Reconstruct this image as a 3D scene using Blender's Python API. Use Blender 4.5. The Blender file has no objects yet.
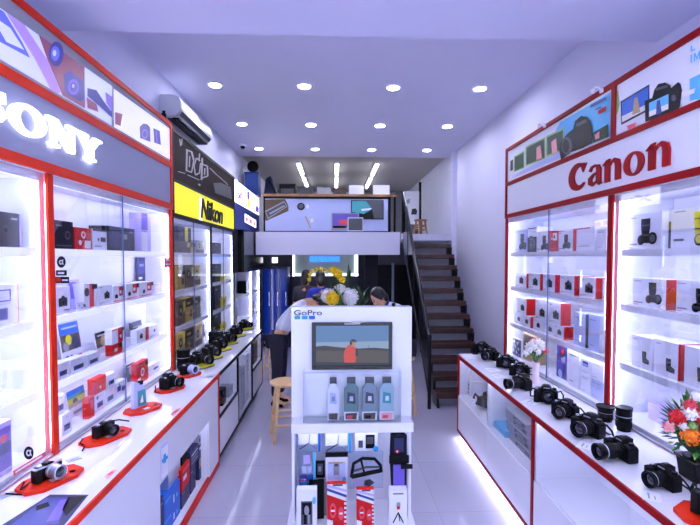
import bpy, bmesh, math, random
from mathutils import Vector, Matrix
random.seed(7)
SC = bpy.context.scene
COL = SC.collection
R = math.radians
PI = math.pi

# ------------------------------------------------------------------ camera
H = 1.95
F = 430.0
cam_d = bpy.data.cameras.new('camera')
cam = bpy.data.objects.new('camera', cam_d)
COL.objects.link(cam)
cam.location = (0, 0, H)
cam.rotation_euler = (R(88), 0, R(-2.13))
cam_d.lens = F / 700 * 36
cam_d.sensor_width = 36
cam_d.shift_y = 10 / 700
cam_d.clip_start = 0.02
SC.camera = cam
_RM = cam.rotation_euler.to_matrix()

def ray(x, y):
    return _RM @ Vector(((x - 350) / F, -(y - 272.5) / F, -1))
def onX(x, y, X):
    d = ray(x, y); t = X / d.x
    return d.y * t, H + d.z * t
def onY(x, y, Y):
    d = ray(x, y); t = Y / d.y
    return d.x * t, H + d.z * t
def onZ(x, y, Z):
    d = ray(x, y); t = (Z - H) / d.z
    return d.x * t, d.y * t
def projx(X, Y):
    v = _RM.transposed() @ Vector((X, Y, 0))
    return 350 + F * v.x / -v.z

# --------------------------------------------------------------- materials
def lin(c):
    def f(v):
        v /= 255.0
        return v / 12.92 if v <= .04045 else ((v + .055) / 1.055) ** 2.4
    return (f(c[0]), f(c[1]), f(c[2]), 1)

def mat(name, rgb, rough=.5, metal=0, emit=0, ergb=None, noise=0, nscale=30, bump=0, coat=0, spec=None):
    m = bpy.data.materials.new(name); m.use_nodes = True
    nt = m.node_tree; b = nt.nodes['Principled BSDF']
    c = lin(rgb)
    b.inputs['Base Color'].default_value = c
    b.inputs['Roughness'].default_value = rough
    b.inputs['Metallic'].default_value = metal
    if spec is not None: b.inputs['Specular IOR Level'].default_value = spec
    if coat: b.inputs['Coat Weight'].default_value = coat
    if emit:
        b.inputs['Emission Color'].default_value = lin(ergb or rgb)
        b.inputs['Emission Strength'].default_value = emit
    if noise or bump:
        tc = nt.nodes.new('ShaderNodeTexCoord')
        n = nt.nodes.new('ShaderNodeTexNoise'); n.inputs['Scale'].default_value = nscale
        n.inputs['Detail'].default_value = 4
        nt.links.new(tc.outputs['Object'], n.inputs['Vector'])
        if noise:
            mx = nt.nodes.new('ShaderNodeMix'); mx.data_type = 'RGBA'
            mx.inputs[6].default_value = tuple(v * (1 - noise) for v in c[:3]) + (1,)
            mx.inputs[7].default_value = tuple(min(1, v * (1 + noise)) for v in c[:3]) + (1,)
            nt.links.new(n.outputs['Fac'], mx.inputs[0])
            nt.links.new(mx.outputs[2], b.inputs['Base Color'])
        if bump:
            bp = nt.nodes.new('ShaderNodeBump'); bp.inputs['Strength'].default_value = bump
            bp.inputs['Distance'].default_value = .01
            nt.links.new(n.outputs['Fac'], bp.inputs['Height'])
            nt.links.new(bp.outputs[0], b.inputs['Normal'])
    return m

def glassmat(name, tint, fac, rough=.02):
    m = bpy.data.materials.new(name); m.use_nodes = True
    nt = m.node_tree; nt.nodes.clear()
    o = nt.nodes.new('ShaderNodeOutputMaterial')
    mx = nt.nodes.new('ShaderNodeMixShader')
    t = nt.nodes.new('ShaderNodeBsdfTransparent'); t.inputs[0].default_value = tint
    g = nt.nodes.new('ShaderNodeBsdfGlossy'); g.inputs['Roughness'].default_value = rough
    fr = nt.nodes.new('ShaderNodeFresnel'); fr.inputs['IOR'].default_value = 1.35
    mu = nt.nodes.new('ShaderNodeMath'); mu.operation = 'MULTIPLY'; mu.inputs[1].default_value = fac
    nt.links.new(fr.outputs[0], mu.inputs[0]); nt.links.new(mu.outputs[0], mx.inputs[0])
    nt.links.new(t.outputs[0], mx.inputs[1]); nt.links.new(g.outputs[0], mx.inputs[2])
    nt.links.new(mx.outputs[0], o.inputs[0])
    return m

def wood(name, c1, c2, scale=6, rough=.4):
    m = mat(name, c1, rough); nt = m.node_tree; b = nt.nodes['Principled BSDF']
    tc = nt.nodes.new('ShaderNodeTexCoord'); mp = nt.nodes.new('ShaderNodeMapping')
    mp.inputs['Scale'].default_value = (scale, scale * 8, scale)
    n = nt.nodes.new('ShaderNodeTexNoise'); n.inputs['Scale'].default_value = 2; n.inputs['Detail'].default_value = 5
    rp = nt.nodes.new('ShaderNodeValToRGB')
    rp.color_ramp.elements[0].color = lin(c1); rp.color_ramp.elements[1].color = lin(c2)
    rp.color_ramp.elements[0].position = .35; rp.color_ramp.elements[1].position = .65
    nt.links.new(tc.outputs['Object'], mp.inputs[0]); nt.links.new(mp.outputs[0], n.inputs['Vector'])
    nt.links.new(n.outputs['Fac'], rp.inputs[0]); nt.links.new(rp.outputs[0], b.inputs['Base Color'])
    return m

M = {}
def D(k, *a, **kw): M[k] = mat(k, *a, **kw)
D('wall_paint', (226, 226, 246), .6, noise=.02, nscale=3)
D('ceiling_paint', (222, 222, 246), .7, noise=.02, nscale=2)
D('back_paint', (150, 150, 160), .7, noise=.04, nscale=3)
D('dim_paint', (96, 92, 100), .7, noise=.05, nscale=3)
D('mezz_shade_paint', (190, 184, 180), .7, noise=.03, nscale=2)  # greyer than the shop ceiling: its dimmer lighting is put into the colour
D('white', (238, 238, 246), .35)
D('gloss_white', (240, 240, 248), .15, coat=.3)
D('card', (236, 236, 248), .45)
D('pale_blue', (188, 198, 240), .45)
D('lilac', (196, 180, 236), .45)
D('purple', (112, 92, 196), .45)
D('navy', (34, 38, 88), .45)
D('blue', (20, 96, 200), .4)
D('cyan', (30, 160, 222), .45)
D('sky_print', (96, 190, 236), .4)
D('screen_blue', (48, 60, 140), .4)
D('bin_blue', (12, 52, 128), .45)
D('leaf_green', (64, 132, 50), .55, noise=.2, nscale=20)
D('vase_pink', (246, 222, 230), .35)
D('teal', (60, 160, 170), .4)
D('grey', (150, 152, 164), .45)
D('dgrey', (70, 72, 82), .45)
D('fascia_grey', (142, 146, 176), .4)
D('black', (8, 8, 11), .45, spec=.16)
D('black_card', (14, 14, 32), .45, spec=.2)
D('gloss_black', (8, 8, 10), .12)
D('rubber', (12, 12, 14), .75, spec=.25, bump=.3, nscale=400)
D('orange_red', (214, 40, 8), .45, spec=.2)
D('dark_red', (140, 4, 12), .5, spec=.12)
D('box_red', (205, 26, 22), .45, spec=.25)
D('pink_red', (228, 70, 90), .4)
D('yellow', (246, 236, 0), .4)
D('acid_yellow', (226, 214, 20), .35)
D('gold', (176, 146, 72), .45, noise=.1, nscale=14)
D('brown', (92, 74, 56), .5, noise=.15, nscale=12)
D('tan', (190, 160, 120), .5)
D('green', (52, 110, 44), .55, noise=.2, nscale=20)
D('dark_green', (24, 62, 28), .55, noise=.2, nscale=20)
D('pale_green', (150, 190, 110), .5)
D('petal_white', (246, 244, 240), .6)
D('petal_yellow', (248, 214, 20), .6)
D('petal_red', (216, 30, 36), .6)
D('petal_orange', (250, 140, 30), .6)
D('petal_pink', (246, 170, 170), .6)
D('steel', (190, 192, 200), .25, 1)
D('silver', (200, 204, 214), .3, .8)
D('dark_metal', (36, 36, 42), .35, .8)
D('lens_glass', (20, 24, 50), .03, coat=1)
D('skin', (222, 168, 136), .55)
D('hair', (20, 16, 16), .5)
D('shirt_white', (232, 236, 250), .8, bump=.2, nscale=60)
D('shirt_blue', (40, 50, 170), .8)
D('shirt_dark', (40, 38, 50), .8)
D('trousers', (24, 26, 44), .8)
D('ac_white', (232, 234, 236), .35)
D('panel_brown', (34, 23, 20), .6, spec=.08)
D('dot_print', (170, 164, 170), .5)
D('red_ink', (150, 4, 14), .6, spec=.2)
D('led', (255, 255, 255), .5, emit=12.5, ergb=(208, 214, 255))
D('led_soft', (255, 255, 255), .5, emit=10, ergb=(216, 221, 255))
D('led_dim', (255, 255, 255), .5, emit=4.5, ergb=(216, 221, 255))
D('led_floor', (255, 255, 255), .5, emit=11, ergb=(232, 232, 255))
D('lamp', (255, 255, 255), .5, emit=122, ergb=(226, 229, 255))
D('tube_lamp', (255, 255, 255), .5, emit=5, ergb=(240, 244, 255))
D('lit_white', (250, 250, 255), .5, emit=1.5, ergb=(240, 240, 255))
D('lit_letter', (255, 255, 255), .5, emit=1.6, ergb=(240, 242, 255))
D('lit_yellow', (246, 240, 0), .4, emit=.32, ergb=(246, 238, 0))
D('lit_purple', (120, 80, 200), .4, emit=.5)
D('lit_pink', (236, 120, 150), .4, emit=.6)
D('lit_gold', (240, 200, 70), .4, emit=.6)
D('lit_blue', (40, 110, 240), .4, emit=1.6)
D('lit_frame', (230, 235, 255), .4, emit=1.3)
# prints on the backlit header panels
for k, c in dict(pr_white=(236, 234, 255), pr_lilac=(166, 132, 218), pr_rose=(128, 66, 92), pr_blue=(90, 100, 220),
                 pr_navy=(48, 48, 130), pr_violet=(120, 90, 190), pr_haze=(200, 204, 250)).items():
    D(k, c, .3, emit=.3)
for k, c in dict(tv_sky=(96, 138, 196), tv_sky_low=(150, 176, 208), tv_hill=(54, 46, 46), tv_field=(84, 74, 64), tv_orange=(226, 70, 36),
                 tv_dark=(30, 30, 36), tv_skin=(200, 140, 110), tv_blue=(60, 96, 150)).items():
    D(k, (10, 10, 12), .1, emit=.42, ergb=c)
M['glass'] = glassmat('glass', (.98, .985, 1, 1), .22)
M['glass_clear'] = glassmat('glass_clear', (.985, .99, 1, 1), .25)
D('shelf_edge', (240, 240, 250), .4, emit=.42, ergb=(228, 232, 255))
D('window_grey', (168, 184, 180), .5, emit=.10)
D('pack_teal', (104, 138, 140), .3)
D('pack_grey', (132, 152, 164), .3)
D('pack_pale', (164, 194, 206), .3)
M['glass_edge'] = mat('glass_edge', (90, 110, 150), .2)
M['acrylic'] = glassmat('acrylic', (.975, .99, 1, 1), .5)
M['bag'] = glassmat('bag', (.90, .95, 1, 1), .8, .15)
M['dark_glass'] = glassmat('dark_glass', (.05, .06, .13, 1), 1.3)
M['blue_glass'] = mat('blue_glass', (14, 44, 150), .08, emit=.06, ergb=(20, 80, 230))
M['tread_wood'] = wood('tread_wood', (46, 21, 16), (70, 36, 26), 4)
M['stool_wood'] = wood('stool_wood', (206, 164, 108), (226, 190, 138), 7)
M['rail_wood'] = wood('rail_wood', (140, 98, 60), (170, 124, 84), 4)

def floormat():
    m = mat('floor_tile', (206, 204, 222), .1); nt = m.node_tree; b = nt.nodes['Principled BSDF']
    tc = nt.nodes.new('ShaderNodeTexCoord'); br = nt.nodes.new('ShaderNodeTexBrick')
    br.offset = 0; br.inputs['Scale'].default_value = 1
    br.inputs['Brick Width'].default_value = .8; br.inputs['Row Height'].default_value = .8
    br.inputs['Mortar Size'].default_value = .003
    br.inputs['Color1'].default_value = lin((186, 184, 202)); br.inputs['Color2'].default_value = lin((190, 188, 205))
    br.inputs['Mortar'].default_value = lin((168, 166, 182))
    nt.links.new(tc.outputs['Object'], br.inputs['Vector']); nt.links.new(br.outputs['Color'], b.inputs['Base Color'])
    n = nt.nodes.new('ShaderNodeTexNoise'); n.inputs['Scale'].default_value = 2.5
    bp = nt.nodes.new('ShaderNodeBump'); bp.inputs['Strength'].default_value = .03
    nt.links.new(tc.outputs['Object'], n.inputs['Vector'])
    nt.links.new(n.outputs['Fac'], bp.inputs['Height']); nt.links.new(bp.outputs[0], b.inputs['Normal'])
    return m
M['floor_tile'] = floormat()

# ------------------------------------------------------------ mesh builder
class MB:
    def __init__(s):
        s.v = []; s.f = []; s.m = []; s.k = []
    def mi(s, k):
        if k not in s.k: s.k.append(k)
        return s.k.index(k)
    def add(s, vs, fs, k, T=None):
        o = len(s.v); i = s.mi(k)
        for p in vs:
            p = Vector(p); s.v.append(T @ p if T else p)
        for f in fs:
            s.f.append([o + a for a in f]); s.m.append(i)
        return s
    def box(s, x0, x1, y0, y1, z0, z1, k, T=None, ends=None):
        vs = [(x0,y0,z0),(x1,y0,z0),(x1,y1,z0),(x0,y1,z0),(x0,y0,z1),(x1,y0,z1),(x1,y1,z1),(x0,y1,z1)]
        fs = dict(b=(3,2,1,0), t=(4,5,6,7), f=(0,1,5,4), r=(1,2,6,5), k=(2,3,7,6), l=(3,0,4,7))
        if not ends: return s.add(vs, fs.values(), k, T)
        o = len(s.v)
        s.add(vs, [], k, T)
        for a, f in fs.items():
            s.f.append([o + q for q in f]); s.m.append(s.mi(ends.get(a, k)))
        return s
    def prism(s, poly, ax, lo, hi, k, T=None):
        def P3(p, h):
            return (p[0], p[1], h) if ax == 'z' else (p[0], h, p[1]) if ax == 'y' else (h, p[0], p[1])
        n = len(poly)
        vs = [P3(p, lo) for p in poly] + [P3(p, hi) for p in poly]
        fs = [tuple(range(n))[::-1], tuple(range(n, 2 * n))] + [(i, (i+1) % n, n + (i+1) % n, n + i) for i in range(n)]
        return s.add(vs, fs, k, T)
    def poly(s, pts, k, T=None):
        return s.add(pts, [tuple(range(len(pts)))], k, T)
    def tube(s, pts, r, k, n=8, T=None):
        pts = [Vector(p) for p in pts]; rs = r if isinstance(r, (list, tuple)) else [r] * len(pts)
        vs = []; prev = None
        for i, p in enumerate(pts):
            d = (pts[min(i+1, len(pts)-1)] - pts[max(i-1, 0)]).normalized()
            a = prev if prev else (Vector((0,0,1)) if abs(d.z) < .9 else Vector((1,0,0)))
            a = (a - d * a.dot(d)).normalized(); b = d.cross(a); prev = a
            for j in range(n):
                t = 2 * PI * j / n
                vs.append(p + (a * math.cos(t) + b * math.sin(t)) * rs[i])
        fs = [(i*n+j, i*n+(j+1) % n, (i+1)*n+(j+1) % n, (i+1)*n+j) for i in range(len(pts)-1) for j in range(n)]
        fs += [tuple(range(n))[::-1], tuple(range((len(pts)-1)*n, len(pts)*n))]
        return s.add(vs, fs, k, T)
    def lathe(s, prof, k, n=20, T=None):
        vs = []; fs = []
        for r, z in prof:
            for j in range(n):
                t = 2 * PI * j / n; vs.append((r*math.cos(t), r*math.sin(t), z))
        for i in range(len(prof)-1):
            for j in range(n):
                fs.append((i*n+j, i*n+(j+1) % n, (i+1)*n+(j+1) % n, (i+1)*n+j))
        if prof[0][0] > 1e-4: fs.append(tuple(range(n))[::-1])
        if prof[-1][0] > 1e-4: fs.append(tuple(range((len(prof)-1)*n, len(prof)*n)))
        return s.add(vs, fs, k, T)
    def ball(s, c, r, k, n=10, T=None):
        r = r if isinstance(r, (list, tuple)) else (r, r, r)
        vs = [(c[0], c[1], c[2]-r[2])]; m = max(4, n // 2)
        for i in range(1, m):
            a = PI * i / m - PI / 2
            for j in range(n):
                t = 2 * PI * j / n
                vs.append((c[0]+r[0]*math.cos(a)*math.cos(t), c[1]+r[1]*math.cos(a)*math.sin(t), c[2]+r[2]*math.sin(a)))
        vs.append((c[0], c[1], c[2]+r[2])); e = len(vs) - 1
        fs = [(0, 1+(j+1) % n, 1+j) for j in range(n)]
        for i in range(m-2):
            for j in range(n):
                fs.append((1+i*n+j, 1+i*n+(j+1) % n, 1+(i+1)*n+(j+1) % n, 1+(i+1)*n+j))
        fs += [(1+(m-2)*n+j, 1+(m-2)*n+(j+1) % n, e) for j in range(n)]
        return s.add(vs, fs, k, T)
    # flat ribbon letter stroke in the (x,z) plane, front at y=-t
    def ribbon(s, pts, ws, k, t=.02, T=None):
        pts = [Vector((p[0], 0, p[1])) for p in pts]
        ws = ws if isinstance(ws, (list, tuple)) else [ws] * len(pts)
        L = []; Rr = []
        for i, p in enumerate(pts):
            d = (pts[min(i+1, len(pts)-1)] - pts[max(i-1, 0)]).normalized()
            n = Vector((-d.z, 0, d.x)) * ws[i] / 2
            L.append(p + n); Rr.append(p - n)
        n = len(pts); fr = Vector((0, -t, 0))
        vs = [p + fr for p in L] + [p + fr for p in Rr] + L + Rr
        fs = []
        for i in range(n-1):
            fs += [(i, i+1, n+i+1, n+i), (2*n+i, 3*n+i, 3*n+i+1, 2*n+i+1), (i, 2*n+i, 2*n+i+1, i+1), (n+i, n+i+1, 3*n+i+1, 3*n+i)]
        fs += [(0, n, 3*n, 2*n), (n-1, 3*n-1, 4*n-1, 2*n-1)]
        return s.add(vs, fs, k, T)
    def ring(s, cx, cz, rx, rz, wx, wz, k, t=.02, n=28, T=None):
        vs = []
        for y in (-t, 0):
            for (a, b) in ((rx, rz), (rx-wx, rz-wz)):
                for j in range(n):
                    q = 2 * PI * j / n; vs.append((cx+a*math.cos(q), y, cz+b*math.sin(q)))
        fs = []
        for j in range(n):
            e = (j+1) % n
            fs += [(j, e, n+e, n+j), (2*n+j, 3*n+j, 3*n+e, 2*n+e), (j, 2*n+j, 2*n+e, e), (n+j, n+e, 3*n+e, 3*n+j)]
        return s.add(vs, fs, k, T)
    def build(s, name, parent=None, loc=(0,0,0), rot=(0,0,0), bevel=0, smooth=True, world=False, norm=True):
        me = bpy.data.meshes.new(name)
        off = Vector(parent.location) if (parent and world) else Vector((0,0,0))
        me.from_pydata([tuple(p - off) for p in s.v], [], s.f)
        for k in s.k: me.materials.append(M[k])
        for p, i in zip(me.polygons, s.m): p.material_index = i
        if norm:
            bm = bmesh.new(); bm.from_mesh(me); bmesh.ops.recalc_face_normals(bm, faces=bm.faces); bm.to_mesh(me); bm.free()
        if smooth:
            me.polygons.foreach_set('use_smooth', [True] * len(me.polygons))
            me.set_sharp_from_angle(angle=R(35))
        o = bpy.data.objects.new(name, me); COL.objects.link(o)
        o.location = loc; o.rotation_euler = rot
        if parent: o.parent = parent
        if bevel:
            b = o.modifiers.new('bevel', 'BEVEL'); b.width = bevel; b.segments = 2; b.limit_method = 'ANGLE'
        return o

def tag(o, label, cat, group=None, kind=None):
    o['label'] = label; o['category'] = cat
    if group: o['group'] = group
    if kind: o['kind'] = kind
    return o
def thing(name, label, cat, loc=(0,0,0), rz=0, group=None):
    o = bpy.data.objects.new(name, None); COL.objects.link(o)
    o.empty_display_size = .1
    o.location = loc; o.rotation_euler = (0, 0, rz)
    return tag(o, label, cat, group)
def struct(name, mb, **k):
    o = mb.build(name, **k); o['kind'] = 'structure'; return o
def dup(root, loc, rz, label, group=None, scale=None, cat=None):
    r = root.copy(); COL.objects.link(r); r.location = loc; r.rotation_euler = (0, 0, rz); r['label'] = label
    if group: r['group'] = group
    if scale: r.scale = (scale,) * 3
    for ch in list(root.children):
        c = ch.copy(); COL.objects.link(c); c.parent = r
        for g in ch.children:
            d = g.copy(); COL.objects.link(d); d.parent = c
    return r

def RT(a, ax='Z'): return Matrix.Rotation(R(a), 4, ax)
def TR(*p): return Matrix.Translation(Vector(p))

def text_mesh(name, txt, size, k, parent, loc, rot, ext=.006, off=0, shear=0, sx=1, align='CENTER'):
    c = bpy.data.curves.new(name, 'FONT'); c.body = txt; c.size = size; c.extrude = ext; c.offset = off; c.shear = shear
    c.align_x = align; c.align_y = 'CENTER'
    t = bpy.data.objects.new('tmp_text', c); COL.objects.link(t)
    dg = bpy.context.evaluated_depsgraph_get(); dg.update()
    me = bpy.data.meshes.new_from_object(t.evaluated_get(dg)); bpy.data.objects.remove(t)
    me.name = name; me.materials.clear(); me.materials.append(M[k])
    for v in me.vertices: v.co.x *= sx
    o = bpy.data.objects.new(name, me); COL.objects.link(o); o.location = loc; o.rotation_euler = rot
    if parent: o.parent = parent
    return o
# =================================================================== ROOM
WL, WR = -1.80, 2.22          # side walls
CZ = 3.87                     # shop ceiling
YS = 2.93                     # far edge of the lowered front soffit
YM = 8.0                      # mezzanine front
YB = 13.0
def panel(name, a, k='wall_paint'):
    return struct(name, MB().box(*a, k), smooth=False)
panel('floor', (-2.0, 2.4, -1.6, YB, -.1, 0), 'floor_tile')
panel('ceiling', (-2.0, 2.4, YS, 8.3, CZ, CZ+.1), 'ceiling_paint')
panel('ceiling_soffit', (-2.0, 2.4, -1.6, YS, 3.43, CZ+.1), 'ceiling_paint')
panel('ceiling_mezzanine', (-2.0, 2.4, 8.3, YB, CZ+.06, CZ+.16), 'mezz_shade_paint')
panel('wall_left', (-2.0, WL, -1.6, YB, 0, CZ+.16))
panel('wall_right', (WR, 2.4, -1.6, YB, 0, CZ+.16))
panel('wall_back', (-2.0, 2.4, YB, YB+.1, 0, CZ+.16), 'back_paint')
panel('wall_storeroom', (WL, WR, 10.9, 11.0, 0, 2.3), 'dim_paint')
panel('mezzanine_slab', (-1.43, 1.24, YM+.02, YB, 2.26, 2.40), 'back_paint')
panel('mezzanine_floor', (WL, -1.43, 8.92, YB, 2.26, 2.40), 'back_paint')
panel('mezzanine_landing', (1.24, WR, 7.90, YB, 2.26, 2.385), 'wall_paint')
panel('trim_1', (-1.43, 1.22, YM-.06, YM+.02, 2.0, 2.42), 'wall_paint')   # white fascia beam of the mezzanine
panel('trim_2', (2.13, WR, 7.72, 7.80, 1.0, CZ), 'wall_paint')            # pilaster strip
panel('trim_3', (2.11, WR, 7.70, 7.82, 3.52, 3.64), 'wall_paint')
fw = MB().box(-2.0, -1.5, -1.7, -1.6, 0, 3.9, 'wall_paint').box(1.9, 2.4, -1.7, -1.6, 0, 3.9, 'wall_paint').box(-1.5, 1.9, -1.7, -1.6, 3.0, 3.9, 'wall_paint')
struct('wall_front', fw, smooth=False)
struct('window_1', MB().box(-1.5, 1.9, -1.66, -1.65, 0, 3.0, 'glass_clear'), smooth=False)

# ceiling downlights: three rows of four in the shop, plus unseen ones added in the soffit to light the foreground
def downlight(label, loc, group='recessed ceiling downlights'):
    t = thing('ceiling_downlight', label, 'ceiling light', loc, 0, group)
    MB().lathe([(.062, -.004), (.066, -.012), (.085, -.006), (.085, .0)], 'white', 24).build('trim_ring', t)
    MB().lathe([(.0, -.006), (.062, -.006)], 'lamp', 20).build('lamp_lens', t, norm=False)
    return t
rown = ['nearest the entrance', 'in the middle row', 'nearest the mezzanine']
coln = ['leftmost', 'second from left', 'third from left', 'rightmost']
for r, Y in enumerate((4.9, 6.3, 7.7)):
    for c, X in enumerate((-1.32, -.33, .67, 1.66)):
        downlight('round white recessed ceiling downlight, %s of the row %s' % (coln[c], ['nearest the entrance', 'in the middle', 'nearest the mezzanine'][r]), (X, Y, CZ))
for c, X in enumerate((-1.0, .3, 1.5)):
    for Y in (.1, 1.5):
        t = downlight('round white downlight added unseen in the lowered ceiling above the entrance', (X, Y, 3.43), 'added unseen downlights in the lowered entrance ceiling')
d = thing('ceiling_camera', 'small dark dome camera on ceiling left of the back downlight row', 'security camera', (-1.55, 7.45, CZ))
MB().lathe([(.055, 0), (.055, -.02), (.05, -.03), (.0, -.03)], 'white').build('base', d)
MB().ball((0, 0, -.035), .042, 'gloss_black', 12).build('dome', d)

# mezzanine tube lights
for i, (xa, n) in enumerate(((296, 'left'), (337, 'middle'), (378, 'right'))):
    for j, (Y0, Y1) in enumerate(((8.95, 10.15), (10.5, 11.9))):
        X0, _ = onY(xa, 165, 9.0)
        X = X0 + (.05 if i == 0 else -.02 if i == 2 else 0)
        t = thing('tube_light', '%s long white tube light of the %s pair on mezzanine ceiling' % (['nearer', 'farther'][j], n), 'ceiling light', (X, Y0, CZ+.06), 0, 'tube lights over the mezzanine')
        MB().box(-.05, .05, 0, Y1-Y0, -.04, 0, 'white').build('housing', t)
        MB().tube([(0, .03, -.06), (0, Y1-Y0-.03, -.06)], .035, 'tube_lamp', 10).build('tube', t)

# ============================================================ LED cabinets
XR, XL = 1.80, -1.52
def Yp(x, y, X): return onX(x, y, X)[0]
RE, RP, RN = Yp(505, 250, XR), Yp(611, 250, XR), 1.0
LE, LP, LN = Yp(173, 250, XL), Yp(50, 250, XL), 1.0

def cabinet(side, y0, y1, z0, z1, shelves, frame, name, label, group, w0=.04, w1=.04, led='led', panelk='white', doors=True, split=None):
    s = side; Xf, Xb = (XR, WR-.005) if s > 0 else (XL, WL+.005)
    t = thing(name, label, 'display cabinet', (Xf + s*.01, (y0+y1)/2, z0), 0, group)
    def X(d): return Xf + s*d           # depth into the wall
    def bx(mb, d0, d1, ya, yb, za, zb, k):
        a, b = sorted((X(d0), X(d1))); return mb.box(a, b, ya, yb, za, zb, k)
    D_ = abs(Xb - Xf)
    kw = dict(parent=t, world=True, smooth=False)
    bx(MB(), D_-.02, D_, y0, y1, z0, z1, panelk).build('back_panel', **kw)
    bx(MB(), .035, D_-.02, y0, y0+.02, z0, z1, panelk).build('side_panel', **kw)
    bx(MB(), .035, D_-.02, y1-.02, y1, z0, z1, panelk).build('side_panel', **kw)
    bx(MB(), .03, D_-.02, y0+.02, y1-.02, z0, z0+.03, panelk).build('bottom_panel', **kw)
    bx(MB(), .03, D_-.02, y0+.02, y1-.02, z1-.03, z1, panelk).build('top_panel', **kw)
    fr = MB()
    bx(fr, 0, .014, y0, y0+w0, z0, z1, frame); bx(fr, 0, .014, y1-w1, y1, z0, z1, frame)
    bx(fr, .006, .014, y0+w0, y1-w1, z0, z0+.004, frame); fr.build('frame', **kw)
    for z in shelves:
        bx(bx(MB(), .045, D_-.02, y0+.02, y1-.02, z-.028, z, 'gloss_white'), .040, .045, y0+.02, y1-.02, z-.042, z, 'shelf_edge' if s < 0 and led == 'led' else 'gloss_white').build('shelf', **kw)
    bx(MB(), .036, .041, y0+.02, y1-.02, z1-.045, z1-.0305, panelk).build('light_lip', **kw)
    for z in list(shelves) + [z1-.004]:
        bx(MB(), .048, .066, y0+.03, y1-.03, z-.035, z-.0285, led).build('led_strip', **kw)
    bx(MB(), .037, .046, y1-.036, y1-.0205, z0+.05, z1-.05, led).build('led_strip', **kw)
    bx(MB(), .037, .046, y0+.0205, y0+.036, z0+.05, z1-.05, led).build('led_strip', **kw)
    if doors:
        m = split or (y0+y1)/2
        for a, b, d in ((y0+w0, m+.006, .012), (m-.006, y1-w1, .022)):
            g = bx(MB(), d, d+.006, a, b, z0+.012, z1-.002, 'glass').build('glass_door', **kw)
            if d < .02: bx(MB(), d-.001, d+.007, (b-.004) if d < .02 else a, b if d < .02 else a+.004, z0+.012, z1-.002, 'glass_edge').build('door_edge', **kw)
        bx(MB(), .004, .034, y0+w0, y1-w1, z0+.0042, z0+.012, 'silver').build('door_track', **kw)
    return t
SH = (1.245, 1.62, 2.0)
SHR = (1.275, 1.652, 2.0)
capR = cabinet(1, RP+.002, RE, .905, 2.355, SHR, 'dark_red', 'display_cabinet', 'white lit display cabinet with dark red frame at the stairs end of right wall', 'white lit wall cabinets', split=Yp(546, 300, XR))
capR2 = cabinet(1, RN, RP-.002, .905, 2.355, SHR, 'dark_red', 'display_cabinet', 'white lit display cabinet at the near right edge of the photo', 'white lit wall cabinets', w1=.005)
capL = cabinet(-1, LP, LE, .875, 2.398, SH, 'orange_red', 'display_cabinet', 'white lit display cabinet with orange red frame left of the yellow sign', 'white lit wall cabinets', w0=.04, split=Yp(126, 300, XL))
capL2 = cabinet(-1, LN, LP-.004, .875, 2.398, SH, 'orange_red', 'display_cabinet', 'white lit display cabinet at the near left edge of the photo', 'white lit wall cabinets', w1=.003)
# decals on the left cabinet glass
def decalX(name, pts, X, k, parent, extra=()):
    mb = MB()
    s = 1 if X < 0 else -1
    for i, (kk, pp) in enumerate([(k, pts)] + list(extra)):
        mb.poly([(X + s*.0007*(i+1), *onX(px, py, X)) for px, py in pp], kk)
    return mb.build(name, parent, world=True, smooth=False, norm=False)
def ell(cx, cy, rx, ry, n=20):
    return [(cx+rx*math.cos(2*PI*i/n), cy+ry*math.sin(2*PI*i/n)) for i in range(n)]
gx = XL - .012
decalX('sticker', ell(61.2, 262, 4.4, 5.8), gx, 'black', capL, [('white', ell(60.6, 262.2, 1.9, 2.4)), ('black', ell(60.6, 262.2, .9, 1.3)), ('white', [(61.6, 259.6), (62.8, 259.6), (62.4, 262.4), (63.2, 264.6), (62.2, 264.8), (61.7, 262.4)])])
decalX('sticker', [(56, 270.2), (66.6, 270.2), (66.6, 275.6), (56, 275.6)], gx, 'black', capL, [('white', [(57.5, 272), (64, 272), (64, 274), (57.5, 274)])])
decalX('sticker', [(54.4, 276.8), (69, 276.8), (69, 283.2), (54.4, 283.2)], gx, 'black', capL, [('box_red', [(55.6, 278), (60.6, 278), (60.6, 282), (55.6, 282)]), ('white', [(61.6, 279.4), (67.6, 279.4), (67.6, 281), (61.6, 281)])])
decalX('sticker', [(164.6, 258), (171, 258), (171, 267.5), (164.6, 267.5)], gx, 'pink_red', capL, [('white', [(165.6, 259.5), (170, 259.5), (170, 261), (165.6, 261)]), ('white', [(165.6, 263.5), (170, 263.5), (170, 265), (165.6, 265)])])
decalX('sticker', ell(28.6, 453, 5, 6.6), gx, 'black', capL2, [('white', ell(28.2, 453, 2.5, 3.3)), ('black', ell(28.2, 453, 1.2, 1.8)), ('white', [(29.4, 449.8), (30.8, 449.8), (30.4, 453), (31.4, 455.8), (30.2, 456), (29.6, 453)])])
decalX('sticker', [(13, 471), (45.5, 451), (45.8, 456), (13.6, 476)], gx, 'pink_red', capL2, [('white', [(15, 471.4), (42, 454.8), (42.2, 456.6), (15.2, 473.4)])])

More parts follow.
